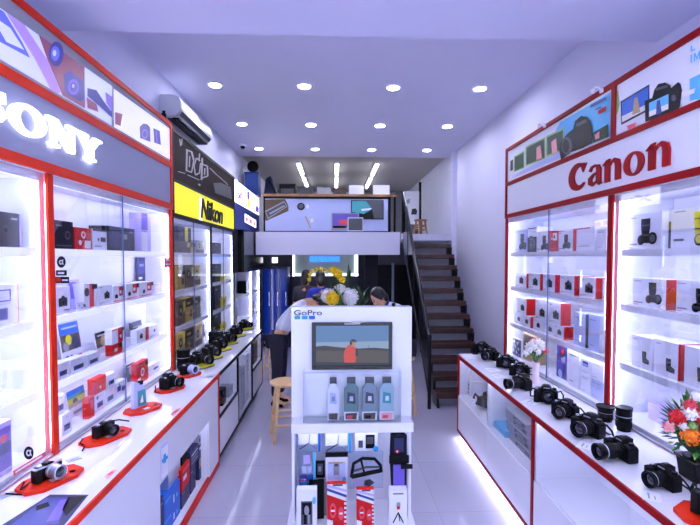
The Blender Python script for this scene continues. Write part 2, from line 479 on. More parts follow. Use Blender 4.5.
# ================================================== SIGN FASCIAS ABOVE THEM
def fascia(side, X, ya, yb, zs, frame, back, band, posterk, label, name='sign_fascia'):
    s = side
    t = thing(name, label, 'shop sign', (X + s*.1, (ya+yb)/2, zs[0]))
    kw = dict(parent=t, world=True, smooth=False)
    def bx(d0, d1, a, b, z0, z1, k, mb=None):
        p, q = sorted((X + s*d0, X + s*d1)); return (mb or MB()).box(p, q, a, b, z0, z1, k)
    bx(.01, abs(back-X), ya, yb, zs[0], zs[5], 'white').build('box_panel', **kw)
    fr = MB()
    for a, b in ((zs[0], zs[1]), (zs[2], zs[3]), (zs[4], zs[5])): bx(-.008, .01, ya, yb, a, b, frame, fr)
    bx(-.008, .01, yb-.035, yb, zs[1], zs[2], frame, fr); bx(-.008, .01, yb-.035, yb, zs[3], zs[4], frame, fr)
    fr.build('frame', **kw)
    bx(.004, .01, ya, yb-.035, zs[1], zs[2], band).build('band_panel', **kw)
    bx(.004, .01, ya, yb-.035, zs[3], zs[4], posterk).build('poster_panel', **kw)
    return t
sony = fascia(-1, XL, LN, LE, (2.40, 2.452, 2.785, 2.835, 3.165, 3.205), 'orange_red', WL+.005, 'fascia_grey', 'grey', 'orange red framed sign fascia with glowing white letters and backlit camera pictures')
canon = fascia(1, XR, RN, RE, (2.357, 2.397, 2.69, 2.725, 3.045, 3.08), 'dark_red', WR-.005, 'white', 'white', 'red framed white sign fascia with big red letters and camera posters')

def prints(name, parent, X, items):
    """flat printed picture on the plane x = X; items are (material, outline)"""
    mb = MB(); s = 1 if X < 0 else -1
    for i, (k, pts) in enumerate(items):
        mb.poly([(X + s*.0006*(i+1), *onX(px, py, X)) for px, py in pts], k)
    return mb.build(name, parent, world=True, smooth=False, norm=False)
Xp = XL - .004
prints('poster', sony, Xp, [
    ('pr_haze', [(-60, -42), (0, 8), (111, 85.5), (111.5, 125.5), (0, 59), (-60, 22)]),
    ('pr_blue', [(-20, -4), (4, 12), (22, 42), (30, 58), (0, 42), (-20, 30)]),
    ('pr_haze', [(-10, 14), (10, 28), (24, 50), (6, 42)]),
    ('pr_lilac', [(5, 12), (24, 25), (47, 60), (60, 92), (58, 93.6), (50, 89), (34, 58)]),
    ('pr_rose', [(38, 34.5), (84, 67), (84.5, 108.5), (62, 95.5), (47, 60)]),
    ('pr_navy', ell(55.5, 54, 7.5, 12.5)), ('pr_blue', ell(54.5, 53.5, 4.4, 7.5)), ('pr_haze', ell(53.6, 53, 1.8, 3.2)),
    ('pr_navy', [(63, 75), (67, 71), (71, 72), (73, 74.5), (80, 79), (82.5, 82), (83.5, 100), (79, 101), (64, 93)]),
    ('pr_violet', ell(72.5, 87, 5.4, 8)), ('pr_navy', ell(72.5, 87, 3.4, 5.2)), ('pr_haze', ell(72, 86, 1.2, 2)),
    ('pr_haze', [(84.5, 68), (111, 86.5), (111, 109), (85, 91)]),
    ('pr_navy', [(86, 88), (95, 90), (103, 102), (111, 112), (111, 118), (98, 106), (86, 96)]),
    ('pr_violet', [(104, 92), (111, 97), (111, 112), (105, 103)]),
    ('pr_rose', [(85, 97), (95, 104), (97, 112), (86, 108)]),
])
prints('poster', sony, Xp, [
    ('pr_white', [(113.5, 88.5), (170.5, 129.5), (170.5, 160), (114, 127)]),
    ('pr_navy', [(139.5, 127), (143, 123.5), (147, 124), (150, 127.5), (150.3, 142), (140, 138)]),
    ('pr_violet', ell(144.5, 134, 3.2, 5)), ('pr_navy', ell(144.5, 134, 1.9, 3.2)),
    ('pr_navy', [(153, 128), (159.5, 131), (160.5, 145), (154, 142.5)]), ('pr_violet', [(155, 130), (156.5, 131), (157.5, 143.5), (155.5, 142.5)]),
    ('pr_rose', [(114.5, 112), (122, 114), (120, 126), (114.5, 124)]),
])
Xq = XR + .004
prints('poster', canon, Xq, [
    ('white', [(507.5, 154), (611.8, 91), (611.8, 135.5), (507.5, 180.5)]),
    ('sky_print', [(560, 122.5), (611, 92), (611, 136), (575, 151), (546, 150)]),
    ('pale_blue', [(512, 175.5), (560, 152), (600, 137), (560, 158), (512, 178.5)]),
    ('black', [(510.5, 161), (513.2, 159.5), (513.2, 170), (510.5, 171.2)]),
    ('pale_green', [(514.3, 156.5), (524.6, 151), (524.6, 168), (514.3, 172)]), ('dark_green', [(515.2, 157.5), (523.8, 152.6), (523.8, 167), (515.2, 170.6)]),
    ('pale_green', [(526, 147), (545.6, 137), (545.6, 158.5), (526, 166)]), ('dark_green', [(527, 148), (544.8, 139), (544.8, 157.5), (527, 164.5)]),
    ('petal_pink', [(537, 148), (541, 145), (542.5, 158), (537, 160)]),
    ('pale_green', [(547, 136), (564.6, 128), (564.6, 150), (547, 157)]), ('dark_green', [(548, 137.5), (563.8, 130), (563.8, 149), (548, 155)]),
    ('petal_pink', [(552, 142), (557, 138), (558, 152), (553, 154)]),
    ('black', [(560, 150), (561, 143), (568, 134), (574, 129), (576, 121), (582, 116), (588, 117), (592, 122), (593.5, 130), (593, 143), (584, 148), (572, 152), (562, 160)]),
    ('dgrey', ell(568, 146, 5.2, 9)), ('black', ell(567, 146, 3.4, 6.6)),
    ('dgrey', [(577, 124), (587, 119), (588, 122), (578, 127)]),
    ('dark_green', [(594, 133), (609.5, 124), (609.5, 137), (594, 143)]), ('petal_pink', [(596, 135), (601, 131), (601, 138), (597, 140)]),
    ('screen_blue', [(592, 105), (608, 96.5), (608, 99.5), (592, 108)]), ('screen_blue', [(597, 109), (603, 106), (603, 107.5), (597, 110.5)]),
    ('box_red', [(600, 110.5), (608, 106), (608, 111), (600, 114.5)]),
])
prints('poster', canon, Xq, [
    ('white', [(615.3, 89.5), (720, 25), (720, 92), (615.3, 134)]),
    ('pale_green', [(615.5, 90), (618.5, 91), (620, 104), (618, 113), (615.5, 116)]),
    ('sky_print', [(690, 79), (712, 68), (712, 96), (690, 101)]),
    ('black', [(621, 101.5), (649.8, 84.2), (650, 110), (621.5, 125)]), ('blue', [(622.2, 102.5), (648.8, 86.5), (648.8, 104), (622.4, 117)]),
    ('petal_white', [(622.4, 116.4), (648.8, 103.4), (648.8, 108.6), (622.6, 122.4)]), ('tan', [(635, 98), (638, 97), (641, 112), (633, 115)]),
    ('black', [(645.5, 101), (653, 98), (655, 90), (659, 84), (666, 82.5), (671, 85), (672, 88), (679, 82), (681.5, 84), (683, 90), (681, 106), (678, 111), (655, 119.5), (646, 122)]),
    ('sky_print', [(650, 103), (669.5, 94), (669.5, 104), (650, 112)]), ('petal_white', [(650, 111.6), (669.5, 103.6), (669.5, 109), (650, 117)]),
    ('screen_blue', [(658, 101), (661, 99.5), (663, 113), (657, 115)]),
    ('dgrey', ell(675, 98, 2.4, 3.2)), ('dgrey', [(656, 88.6), (669, 84.6), (670, 87), (657, 91)]),
    ('petal_white', [(683, 93), (697, 88), (696, 93), (684, 98)]), ('pink_red', [(628, 126), (638, 122), (636, 127), (630, 129.6)]),
    ('sky_print', [(692.5, 46), (694, 45.2), (694, 50), (697, 48.5), (697, 50), (692.5, 52.2)]),
    ('sky_print', [(692.5, 55), (694, 54.2), (694, 62.5), (692.5, 63.2)]), ('sky_print', [(696, 53.4), (697.3, 52.6), (699, 57), (701, 51), (702.4, 50.2), (702.4, 59), (701, 59.7), (701, 55), (699, 60.3), (697.3, 56.5), (697.3, 61.2), (696, 61.8)]),
])
fr = MB(); fr.box(XR-.008, XR+.01, RP-.02, RP+.02, 2.725, 3.045, 'dark_red').build('frame_divider', canon, world=True, smooth=False)

# ---- lettering (strokes drawn as ribbons)
def arc(cx, cz, rx, rz, a0, a1, n=14):
    return [(cx+rx*math.cos(R(a0+(a1-a0)*i/n)), cz+rz*math.sin(R(a0+(a1-a0)*i/n))) for i in range(n+1)]
def wv(n, a, b, c):    # widths thin-thick-thin
    return [a + (b-a)*math.sin(PI*i/(n-1)) if i < n/2 else c + (b-c)*math.sin(PI*i/(n-1)) for i in range(n)]
def letter_serif(mb, ch, k, t, T):
    if ch == 'C':
        p = arc(.50, .5, .36, .41, 62, 318, 20); mb.ribbon(p, wv(21, .10, .28, .05), k, t, T)
        mb.add([(.56,-t,.97),(.86,-t,.90),(.70,-t,.60),(.62,-t,.82),(.56,0,.97),(.86,0,.90),(.70,0,.60),(.62,0,.82)], [(0,1,2,3),(7,6,5,4),(0,4,5,1),(1,5,6,2),(2,6,7,3),(3,7,4,0)], k, T)
        return .90
    if ch == 'a':
        mb.ribbon([(.12,.53),(.2,.66),(.34,.69),(.46,.64),(.5,.52),(.5,.1),(.56,.02)], [.10,.08,.08,.13,.19,.19,.10], k, t, T)
        mb.ribbon([(.42,.44),(.26,.38),(.14,.27),(.14,.13),(.24,.06),(.36,.1),(.43,.17)], [.05,.08,.16,.17,.13,.06,.04], k, t, T)
        mb.ribbon([(.5,.04),(.64,.04)], [.08,.03], k, t, T)
        return .66
    if ch == 'n':
        mb.ribbon([(.17,.66),(.17,0)], .19, k, t, T); mb.ribbon([(.0,.58),(.17,.66),(.26,.74)], [.03,.14,.02], k, t, T)
        mb.ribbon([(.24,.5),(.32,.62),(.44,.66),(.54,.58),(.57,.44),(.57,0)], [.04,.07,.12,.18,.19,.19], k, t, T)
        return .74
    if ch == 'o':
        mb.ring(.35, .34, .33, .36, .18, .07, k, t, 30, T); return .74
def letter_slab(mb, ch, k, t, T):
    if ch == 'S':
        mb.ribbon([(.62,.70),(.58,.80),(.48,.88),(.34,.90),(.2,.86),(.13,.74),(.18,.62),(.36,.53),(.54,.44),(.61,.31),(.54,.16),(.38,.10),(.24,.12),(.14,.21),(.1,.32)],
                  [.05,.08,.11,.13,.17,.20,.23,.24,.23,.21,.18,.13,.11,.08,.05], k, t, T)
        mb.ribbon([(.65,.98),(.65,.66)], .09, k, t, T); mb.ribbon([(.08,.36),(.08,.02)], .09, k, t, T); return .80
    if ch == 'O':
        mb.ring(.52, .5, .50, .5, .24, .13, k, t, 36, T); return 1.08
    if ch == 'N':
        mb.ribbon([(.2,1),(.2,0)], .11, k, t, T); mb.ribbon([(.86,1),(.86,0)], .11, k, t, T)
        mb.ribbon([(.2,.94),(.84,.06)], .27, k, t*.99, T)
        mb.ribbon([(.0,.955),(.34,.955)], .10, k, t*.98, T); mb.ribbon([(.04,.05),(.38,.05)], .10, k, t*.98, T); mb.ribbon([(.68,.95),(1.03,.95)], .10, k, t*.98, T); return 1.08
    if ch == 'Y':
        mb.ribbon([(.16,.96),(.5,.40)], .24, k, t, T); mb.ribbon([(.86,.96),(.52,.40)], .14, k, t*.99, T); mb.ribbon([(.51,.46),(.51,0)], .25, k, t*.98, T)
        mb.ribbon([(.0,.95),(.42,.95)], .10, k, t*.97, T); mb.ribbon([(.68,.95),(1.02,.95)], .10, k, t*.97, T); mb.ribbon([(.28,.05),(.74,.05)], .10, k, t*.97, T); return 1.0
def sign_letters(word, fn, parent, X, side, px0, py0, px1, k, hz, z0, adv):
    """letters from photo column px0 to px1 on the plane x=X, each its own mesh"""
    ya, yb = Yp(px0, py0, X), Yp(px1, py0, X); W = abs(yb-ya)
    tot = sum(adv); sc = W / tot; y = ya; sg = 1 if yb > ya else -1
    for ch, a in zip(word, adv):
        mb = MB(); T = Matrix.Diagonal((sc, 1, hz, 1)); fn(mb, ch, k, .012 if k == 'red_ink' else .022, T)
        o = mb.build('letter', None, (X, y, z0), (0, 0, R(90 if side < 0 else -90)), smooth=False)
        o.parent = parent; o.matrix_parent_inverse = Matrix.Translation(-Vector(parent.location))
        y += sg * a * sc
zA = onX(585, 188.5, XR)[1]; zB = onX(585, 160.5, XR)[1]
sign_letters('Canon', letter_serif, canon, XR+.004, 1, 570, 170, 670.5, 'red_ink', zB-zA, zA, (.90,.68,.76,.74,.66))
zA = onX(88, 163, XL)[1]; zB = onX(88, 139.5, XL)[1]
sign_letters('SONY', letter_slab, sony, XL-.004, -1, -30, 120, 98, 'lit_letter', (zB-zA)*1.04, zA+.016, (.80,1.08,1.08,1.0))
# clips along the poster frames
for px, py, lb in ((545, 126, 'small white clip lamp on the red frame at the far poster'), (602, 91, 'small white clip lamp on the red frame between the two posters')):
    y, z = onX(px, py, XR-.01)
    t = thing('clip_lamp', lb, 'clip lamp', (XR-.01, y, z), 0)
    MB().box(-.012, .004, -.014, .014, -.012, .014, 'white').build('clip', t, bevel=.003)
    MB().tube([(-.008, 0, .01), (-.02, .01, .03), (-.03, .03, .036), (-.03, .05, .025)], .006, 'white').build('arm', t)
    MB().lathe([(0, 0), (.012, .004), (.018, .028), (.0, .03)], 'white', 12, TR(-.03, .055, .0)).build('shade', t)
y, z = onX(163.5, 117.5, XL)
MB().box(-.01, .03, -.012, .012, 0, .05, 'black').box(-.004, .024, -.006, .006, .05, .075, 'black').build('black_clip', None, (XL-.03, LE-.12, 3.206), bevel=.004)
tag(COL.objects['black_clip'], 'small black clip on the top far end of the orange red sign', 'clip')

# ============================================================ RIGHT COUNTER
CX = 1.333
CE = Yp(457.6, 355, CX); CP = Yp(533, 450, CX)
def counter_right(y0, y1, label, post0, post1, divs, name='display_counter'):
    t = thing(name, label, 'counter', (1.55, (y0+y1)/2, 0), 0, 'white right hand counters')
    kw = dict(parent=t, world=True, smooth=False)
    MB().box(CX+.05, 1.78, y0, y1, .0, .07, 'white').build('plinth', **kw)
    MB().box(CX+.01, 1.78, y0+.001, y1, .07, .09, 'white').build('bottom_panel', **kw)
    MB().box(1.76, 1.78, y0, y1, .09, .865, 'white').build('back_panel', **kw)
    MB().box(CX+.012, 1.76, y0, y1, .455, .47, 'white').build('showcase_floor', **kw)
    MB().box(CX+.012, 1.76, y0, y0+.018, .09, .865, 'white').build('side_panel', **kw)
    MB().box(CX+.012, 1.76, y1-.018, y1, .09, .865, 'white').build('side_panel', **kw)
    fr = MB().box(CX, CX+.02, y0, y1, .07, .095, 'dark_red')
    if post0: fr.box(CX, CX+.02, y0, y0+post0, .095, .865, 'dark_red')
    if post1: fr.box(CX, CX+.02, y1-post1, y1, .095, .865, 'dark_red')
    fr.build('frame', **kw)
    ys = [y0+post0] + divs + [y1-post1]
    for a, b in zip(ys, ys[1:]):
        MB().box(CX+.005, CX+.018, a+.003, b-.003, .10, .455, 'gloss_white').build('door', **kw)
        MB().box(CX+.006, CX+.012, a+.004, b-.004, .475, .862, 'glass_clear').build('glass_panel', **kw)
    for d in divs: MB().box(CX+.014, 1.76, d-.009, d+.009, .472, .864, 'white').build('divider', **kw)
    MB().box(CX+.03, CX+.042, y0+.03, y1-.03, .857, .864, 'led_soft').build('led_strip', **kw)
    MB().box(CX+.015, CX+.045, y0+.02, y1-.02, .058, .068, 'led_floor').build('led_strip', **kw)
    return t
cdiv = Yp(486, 410, CX)
crF = counter_right(CP+.0, CE, 'white counter with red edging and glass front nearest the stairs, right side', .03, .02, [cdiv])
crN = counter_right(1.0, CP-.004, 'white counter with red edging at the near right, empty pale glass front', 0, 0, [])
w = thing('worktop', 'long white worktop with red front edge on the right counters', 'worktop', (1.6, 2.8, .865))
MB().box(CX+.008, WR-.005, 1.0, CE, .866, .90, 'gloss_white').build('slab', w, world=True, smooth=False)
MB().box(CX-.004, CX+.008, 1.0, CE, .8665, .9015, 'dark_red').build('edge_band', w, world=True, smooth=False)

# ============================================================= LEFT COUNTER
LX = -1.08
LCE = Yp(218.5, 377, LX)
oa, ob = Yp(160, 480, LX), Yp(209, 424, LX)
t = thing('display_counter', 'white counter with red edging and open box shelf, left foreground', 'counter', (-1.3, 2.6, 0))
kw = dict(parent=t, world=True, smooth=False)
MB().box(LX-.02, LX, 1.0, LCE-.03, .54, .835, 'gloss_white').build('front_panel', **kw)
MB().box(LX-.02, LX, 1.0, oa, .05, .54, 'gloss_white').build('front_panel', **kw)
MB().box(LX-.02, LX, ob, LCE-.03, .05, .54, 'gloss_white').build('front_panel', **kw)
MB().box(WL+.01, LX-.02, 1.0, LCE-.03, .0, .05, 'white').build('bottom_panel', **kw)
MB().box(WL+.01, WL+.03, 1.0, LCE-.03, .05, .835, 'white').build('back_panel', **kw)
MB().box(WL+.03, LX-.02, oa-.02, oa, .05, .835, 'white').build('side_panel', **kw)
MB().box(WL+.03, LX-.02, ob, ob+.02, .05, .835, 'white').build('side_panel', **kw)
MB().box(WL+.03, LX-.02, oa, ob, .56, .58, 'white').build('inner_top', **kw)
MB().box(WL+.03, LX+.002, LCE-.03, LCE, 0, .835, 'orange_red').build('end_panel', **kw)
MB().box(LX-.02, LX+.004, 1.0, LCE-.03, 0, .05, 'box_red').build('base_band', **kw)
MB().box(LX-.035, LX-.026, oa+.02, ob-.02, .552, .558, 'led_soft').build('led_strip', **kw)
w = thing('worktop', 'white worktop with orange red front edge, left foreground', 'worktop', (-1.3, 2.6, .835))
MB().box(WL+.005, LX, 1.0, LCE, .836, .870, 'gloss_white').build('slab', w, world=True, smooth=False)
MB().box(LX, LX+.012, 1.0, LCE, .8362, .8715, 'orange_red').build('edge_band', w, world=True, smooth=False)
# Nikon side counter
NE = Yp(262.3, 331, LX)
n1, n2 = Yp(238.5, 360, LX), Yp(252.5, 345, LX)
t = thing('display_counter', 'white counter with black trim under the yellow sign, left side', 'counter', (-1.3, 5.3, 0))
kw = dict(parent=t, world=True, smooth=False)
y0 = LCE + .003
MB().box(WL+.01, LX-.05, y0, NE, 0, .06, 'dgrey').build('plinth', **kw)
MB().box(WL+.01, LX-.02, y0, NE, .06, .08, 'white').build('bottom_panel', **kw)
MB().box(WL+.01, WL+.03, y0, NE, .08, .835, 'white').build('back_panel', **kw)
for a in (y0, n1-.01, n2-.01, NE-.02): MB().box(WL+.03, LX-.018, a, a+.02, .08, .835, 'white').build('side_panel', **kw)
fr = MB()
for a, b in ((y0, y0+.025), (n1-.015, n1+.015), (n2-.015, n2+.015), (NE-.025, NE)): fr.box(LX-.018, LX, a, b, .06, .835, 'black')
fr.box(LX-.018, LX, y0+.025, NE-.025, .055, .08, 'black')
for a, b in ((y0+.025, n1-.015), (n2+.015, NE-.025)): fr.box(LX-.018, LX, a, b, .42, .442, 'black')
fr.build('frame', **kw)
for a, b in ((y0+.027, n1-.017), (n2+.017, NE-.027)):
    MB().box(LX-.016, LX-.004, a, b, .084, .418, 'gloss_white').build('door', **kw)
    MB().box(LX-.014, LX-.008, a, b, .444, .832, 'glass_clear').build('glass_panel', **kw)
    MB().box(WL+.03, LX-.02, a, b, .42, .44, 'white').build('showcase_floor', **kw)
    MB().box(LX-.035, LX-.027, a+.02, b-.02, .826, .833, 'led_soft').build('led_strip', **kw)
MB().box(LX-.014, LX-.008, n1+.017, n2-.017, .084, .832, 'glass_clear').build('glass_panel', **kw)
MB().box(LX-.035, LX-.027, n1+.03, n2-.03, .826, .833, 'led_soft').build('led_strip', **kw)
w = thing('worktop', 'white worktop with black front edge under the yellow sign', 'worktop', (-1.3, 5.3, .835))
MB().box(WL+.005, LX, y0, NE, .836, .870, 'gloss_white').build('slab', w, world=True, smooth=False)
MB().box(LX, LX+.008, y0, NE, .8362, .8715, 'black').build('edge_band', w, world=True, smooth=False)

# ============================================== CABINETS UNDER YELLOW SIGN
ND = Yp(212.3, 300, XL); N0 = LE + .012; N1 = Yp(235, 280, XL)
cabinet(-1, N0, ND-.002, .875, 2.335, SH, 'black', 'display_cabinet', 'black framed glass cabinet of gold boxes under the yellow sign', 'black framed wall cabinets', .02, .02, 'led_dim', doors=True)
cabinet(-1, ND+.002, N1, .875, 2.335, SH, 'black', 'display_cabinet', 'narrow looking black framed cabinet of black boxes under the yellow sign', 'black framed wall cabinets', .02, .02, 'led_dim', doors=True)
t = thing('sign_fascia', 'black framed yellow sign with dark lettering below a brown poster', 'shop sign', (XL-.1, (N0+N1)/2, 2.34))
kw = dict(parent=t, world=True, smooth=False)
MB().box(WL+.005, XL-.01, N0, N1, 2.34, 3.175, 'black').build('box_panel', **kw)
fr = MB()
for a, b in ((2.34, 2.375), (2.675, 2.70), (3.14, 3.175)): fr.box(XL-.01, XL+.006, N0, N1, a, b, 'black')
fr.box(XL-.01, XL+.006, N0, N0+.03, 2.375, 3.14, 'black').box(XL-.01, XL+.006, N1-.03, N1, 2.375, 3.14, 'black').build('frame', **kw)
MB().box(XL-.009, XL-.003, N0+.03, N1-.03, 2.375, 2.675, 'lit_yellow').build('yellow_panel', **kw)
MB().box(XL-.009, XL-.003, N0+.03, N1-.03, 2.70, 3.14, 'panel_brown').build('poster_panel', **kw)
ya, yb = Yp(200.5, 210, XL), Yp(222.5, 215, XL)
o = text_mesh('lettering', 'Nikon', .30, 'black', None, (0,0,0), (R(90), 0, R(90)), .006, .006, .22, 1.0)
xs = [v.co.x for v in o.data.vertices]; sc = (yb-ya)/(max(xs)-min(xs)); mid = (max(xs)+min(xs))/2
ys_ = [v.co.y for v in o.data.vertices]; hs = .235/(max(ys_)-min(ys_)); my = (max(ys_)+min(ys_))/2
for v in o.data.vertices: v.co.x = (v.co.x-mid)*sc; v.co.y = (v.co.y-my)*hs
o.location = (XL+.002, (ya+yb)/2, 2.517); o.parent = t; o.matrix_parent_inverse = Matrix.Translation(-Vector(t.location))
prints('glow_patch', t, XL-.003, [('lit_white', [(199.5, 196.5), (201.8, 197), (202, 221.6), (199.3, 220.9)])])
Xn = XL - .003
def dot_letters():
    it = []
    def st(a, b, w=1.3):
        dx, dy = b[0]-a[0], b[1]-a[1]; l = math.hypot(dx, dy); nx, ny = -dy/l*w/2, dx/l*w/2
        it.append(('dot_print', [(a[0]+nx, a[1]+ny), (b[0]+nx, b[1]+ny), (b[0]-nx, b[1]-ny), (a[0]-nx, a[1]-ny)]))
    st((187, 149.5), (186.4, 170.5), 1.8); st((185.8, 149.6), (192, 152)); st((191.5, 152), (193.6, 160), 1.8); st((193.6, 160), (191.5, 172)); st((191.6, 172.4), (185.6, 170.3))
    st((189.4, 156), (189, 167)); st((196, 158), (193.6, 166)); st((193.6, 166), (195, 175)); st((195, 175), (199, 173), 1.5); st((199, 173), (200, 163)); st((196, 158), (199.5, 161))
    st((199, 153.5), (198.4, 160)); st((201.6, 158), (200.8, 180), 1.8); st((201, 164), (206.6, 166)); st((206.6, 166), (207, 176), 1.6); st((207, 176), (201, 178)); st((204, 168), (203.6, 175))
    st((209, 168), (215, 174), .9); st((215, 174), (226, 183.5), .8); st((226, 183.5), (226.8, 185), .8)
    st((178.4, 139), (179.4, 146), 1); st((180.8, 138.6), (180.2, 145), 1)
    st((176.5, 171.5), (184, 173.5), .8); st((186, 174.8), (198, 180), .8); st((197, 184), (199, 185.4), 1.6)
    st((214, 186), (223, 189.5), 1.2)
    it.append(('dgrey', [(212, 183), (220, 182.8), (229.5, 187), (231, 199.5), (214, 193)]))
    return it
prints('poster_print', t, Xn, dot_letters())

# third bay: lit sign box, dark header, lit shelves, runs on under the mezzanine
U0, U1 = N1 + .01, 8.85
t = thing('shelf_unit', 'dark tall shelf unit with lit white sign box beside the mezzanine, left', 'shelf unit', (-1.66, (U0+U1)/2, 0))
kw = dict(parent=t, world=True, smooth=False)
MB().box(WL+.005, WL+.03, U0, U1, 0, 3.17, 'fascia_grey').build('back_panel', **kw)
UM = (U0+U1)/2+.25
for a in (U0, UM, U1-.03): MB().box(WL+.03, XL, a, a+.03, 0, 1.71, 'white').build('side_panel', **kw)
MB().box(WL+.03, XL, U0, U1, 2.40, 2.79, 'screen_blue').build('header_panel', **kw)
MB().box(WL+.03, XL+.07, 7.0, U1, 1.71, 2.40, 'gloss_black').build('dark_cupboard', **kw)
MB().box(WL+.03, XL-.03, U0, 7.0, 1.71, 2.40, 'black').build('dark_cupboard', **kw)
MB().box(WL+.03, XL-.012, U0, U1, 2.79, 3.17, 'black').build('sign_housing', **kw)
MB().box(XL-.012, XL, U0+.02, U1-.02, 2.81, 3.15, 'lit_white').build('lit_sign', **kw)
for z in (.45, .87, 1.3): MB().box(WL+.03, XL-.01, U0+.03, UM, z-.02, z, 'white').box(WL+.03, XL-.01, UM+.03, U1-.03, z-.02, z, 'white').build('shelf', **kw)
for a in (U0+.032, UM-.012, UM+.032, U1-.042): MB().box(XL-.03, XL-.018, a, a+.01, .1, 1.68, 'led').build('led_strip', **kw)
prints('sign_print', t, XL, [
    ('lit_purple', [(237, 192), (238.4, 192), (242, 199), (241, 200)]), ('lit_purple', [(241.5, 192.5), (242.8, 193.5), (238, 199.5), (237, 198)]),
    ('lit_purple', [(247, 191), (249.6, 191.5), (249.6, 197), (248.6, 200), (247, 199)]), ('lit_gold', [(247.6, 199), (250, 200), (250, 208), (247.6, 207)]),
    ('lit_gold', [(243, 196), (244, 196.5), (244, 201), (243, 200.5)]), ('lit_purple', [(256, 205), (258.5, 207.5), (258.5, 213), (255, 211)]), ('lit_blue', [(253, 203), (254.4, 204), (254.4, 208), (253, 207.5)])])
prints('small_sign', t, XL+.002, [('lit_white', [(244.8, 213.5), (256, 220.5), (256, 228), (244.8, 222)]), ('lit_pink', [(245.4, 216.5), (248, 218), (248, 222), (245.4, 220.6)]), ('lit_pink', [(249, 218), (252, 220), (252, 224.5), (249, 223)]), ('lit_pink', [(253, 221), (255.4, 222.5), (255.4, 226.5), (253, 225.2)])])
# ================================================================== STAIRS
S0, G_, HH = 5.50, .175, .182
NS = 13
sx0, sx1 = 1.33, 2.04
t = thing('staircase', 'steep dark wood staircase with pale risers along the right wall', 'staircase', (1.7, S0, 0))
kw = dict(parent=t, world=True, smooth=False)
for i in range(1, NS):
    y = S0 + G_*(i-1); z = HH*i
    MB().box(sx0, sx1, y-.02, y+.26, z-.07, z, 'tread_wood').build('tread', bevel=.006, **kw)
    MB().box(sx0+.04, sx1-.06, y+.10, y+.115, z-HH, z-.071, 'grey').build('riser', **kw)
for X in (sx0+.0, sx1-.02):
    poly = [(S0-.05, 0), (S0+.2, 0)]
    poly += [(S0+G_*11+.30, HH*11.1), (S0+G_*11+.30, HH*12)]
    st = []
    for i in range(12, 0, -1):
        st += [(S0+G_*(i-1)+.24 if i == 12 else S0+G_*i+.0, HH*i-.056), (S0+G_*(i-1)-.015, HH*i-.056)]
    poly += st
    MB().prism(poly, 'x', X, X+.03, 'dark_metal').build('stringer', **kw)
# balustrade on the open side
t = thing('stair_railing', 'dark glass and metal railing on the open side of the stairs', 'railing', (1.30, S0-.1, 0))
kw = dict(parent=t, world=True)
X = 1.225
def slope(y): return (y - S0) * HH / G_
ya, yb = S0-.06, S0+G_*12.2
MB().tube([(X, ya, 0), (X, ya, .98+slope(ya)+.05)], .024, 'dark_metal', 8).build('newel_post', **kw)
MB().tube([(X, yb, 2.385), (X, yb, 3.12)], .024, 'dark_metal', 8).build('newel_post', **kw)
MB().tube([(X, ya, .98+slope(ya)), (X, yb, .98+slope(yb)-.1)], .028, 'dark_metal', 10).build('handrail', **kw)
MB().tube([(X, ya, .16), (X, yb, .05+slope(yb))], .016, 'dark_metal', 8).build('bottom_rail', **kw)
for f in (.25, .5, .75):
    y = ya+(yb-ya)*f
    MB().tube([(X, y, .10+slope(y)), (X, y, .95+slope(y))], .013, 'dark_metal', 8).build('baluster', **kw)
MB().prism([(ya+.03, .26), (yb-.03, .11+slope(yb)), (yb-.03, .84+slope(yb)), (ya+.03, .9+slope(ya+.03))], 'x', X-.005, X+.005, 'dark_glass').build('glass_panel', smooth=False, **kw)

# ============================================================== MEZZANINE
t = thing('banner_railing', 'black framed railing of the mezzanine with a wide desk picture banner', 'railing', (-.1, YM, 2.40))
kw = dict(parent=t, world=True, smooth=False)
bx0, bz1 = onY(263.5, 196.5, YM); bx1, bz0 = onY(390.5, 233, YM)
bz0 = 2.43
fr = MB().box(bx0, bx1, YM-.02, YM+.02, bz1-.04, bz1, 'black').box(bx0, bx1, YM-.02, YM+.02, bz0-.03, bz0+.01, 'black')
fr.box(bx0, bx0+.03, YM-.02, YM+.02, bz0, bz1, 'black').box(bx1-.05, bx1, YM-.02, YM+.02, bz0, bz1, 'black').build('frame', **kw)
MB().box(bx0-.02, bx1+.10, YM-.05, YM+.09, bz1, bz1+.045, 'rail_wood').build('rail_cap', **kw)
MB().box(bx0+.03, bx1-.05, YM-.012, YM+.005, bz0+.01, bz1-.04, 'pale_blue').build('banner', **kw)
MB().tube([(bx1+.08, YM+.02, 2.41), (bx1+.08, YM+.02, bz1)], .02, 'black', 8).build('post', **kw)
def printsY(name, parent, Y, items):
    mb = MB()
    for i, (k, pts) in enumerate(items):
        q = []
        for px, py in pts:
            a, b = onY(px, py, Y); q.append((a, Y-.0012*(i+1), b))
        mb.poly(q, k)
    return mb.build(name, parent, world=True, smooth=False, norm=False)
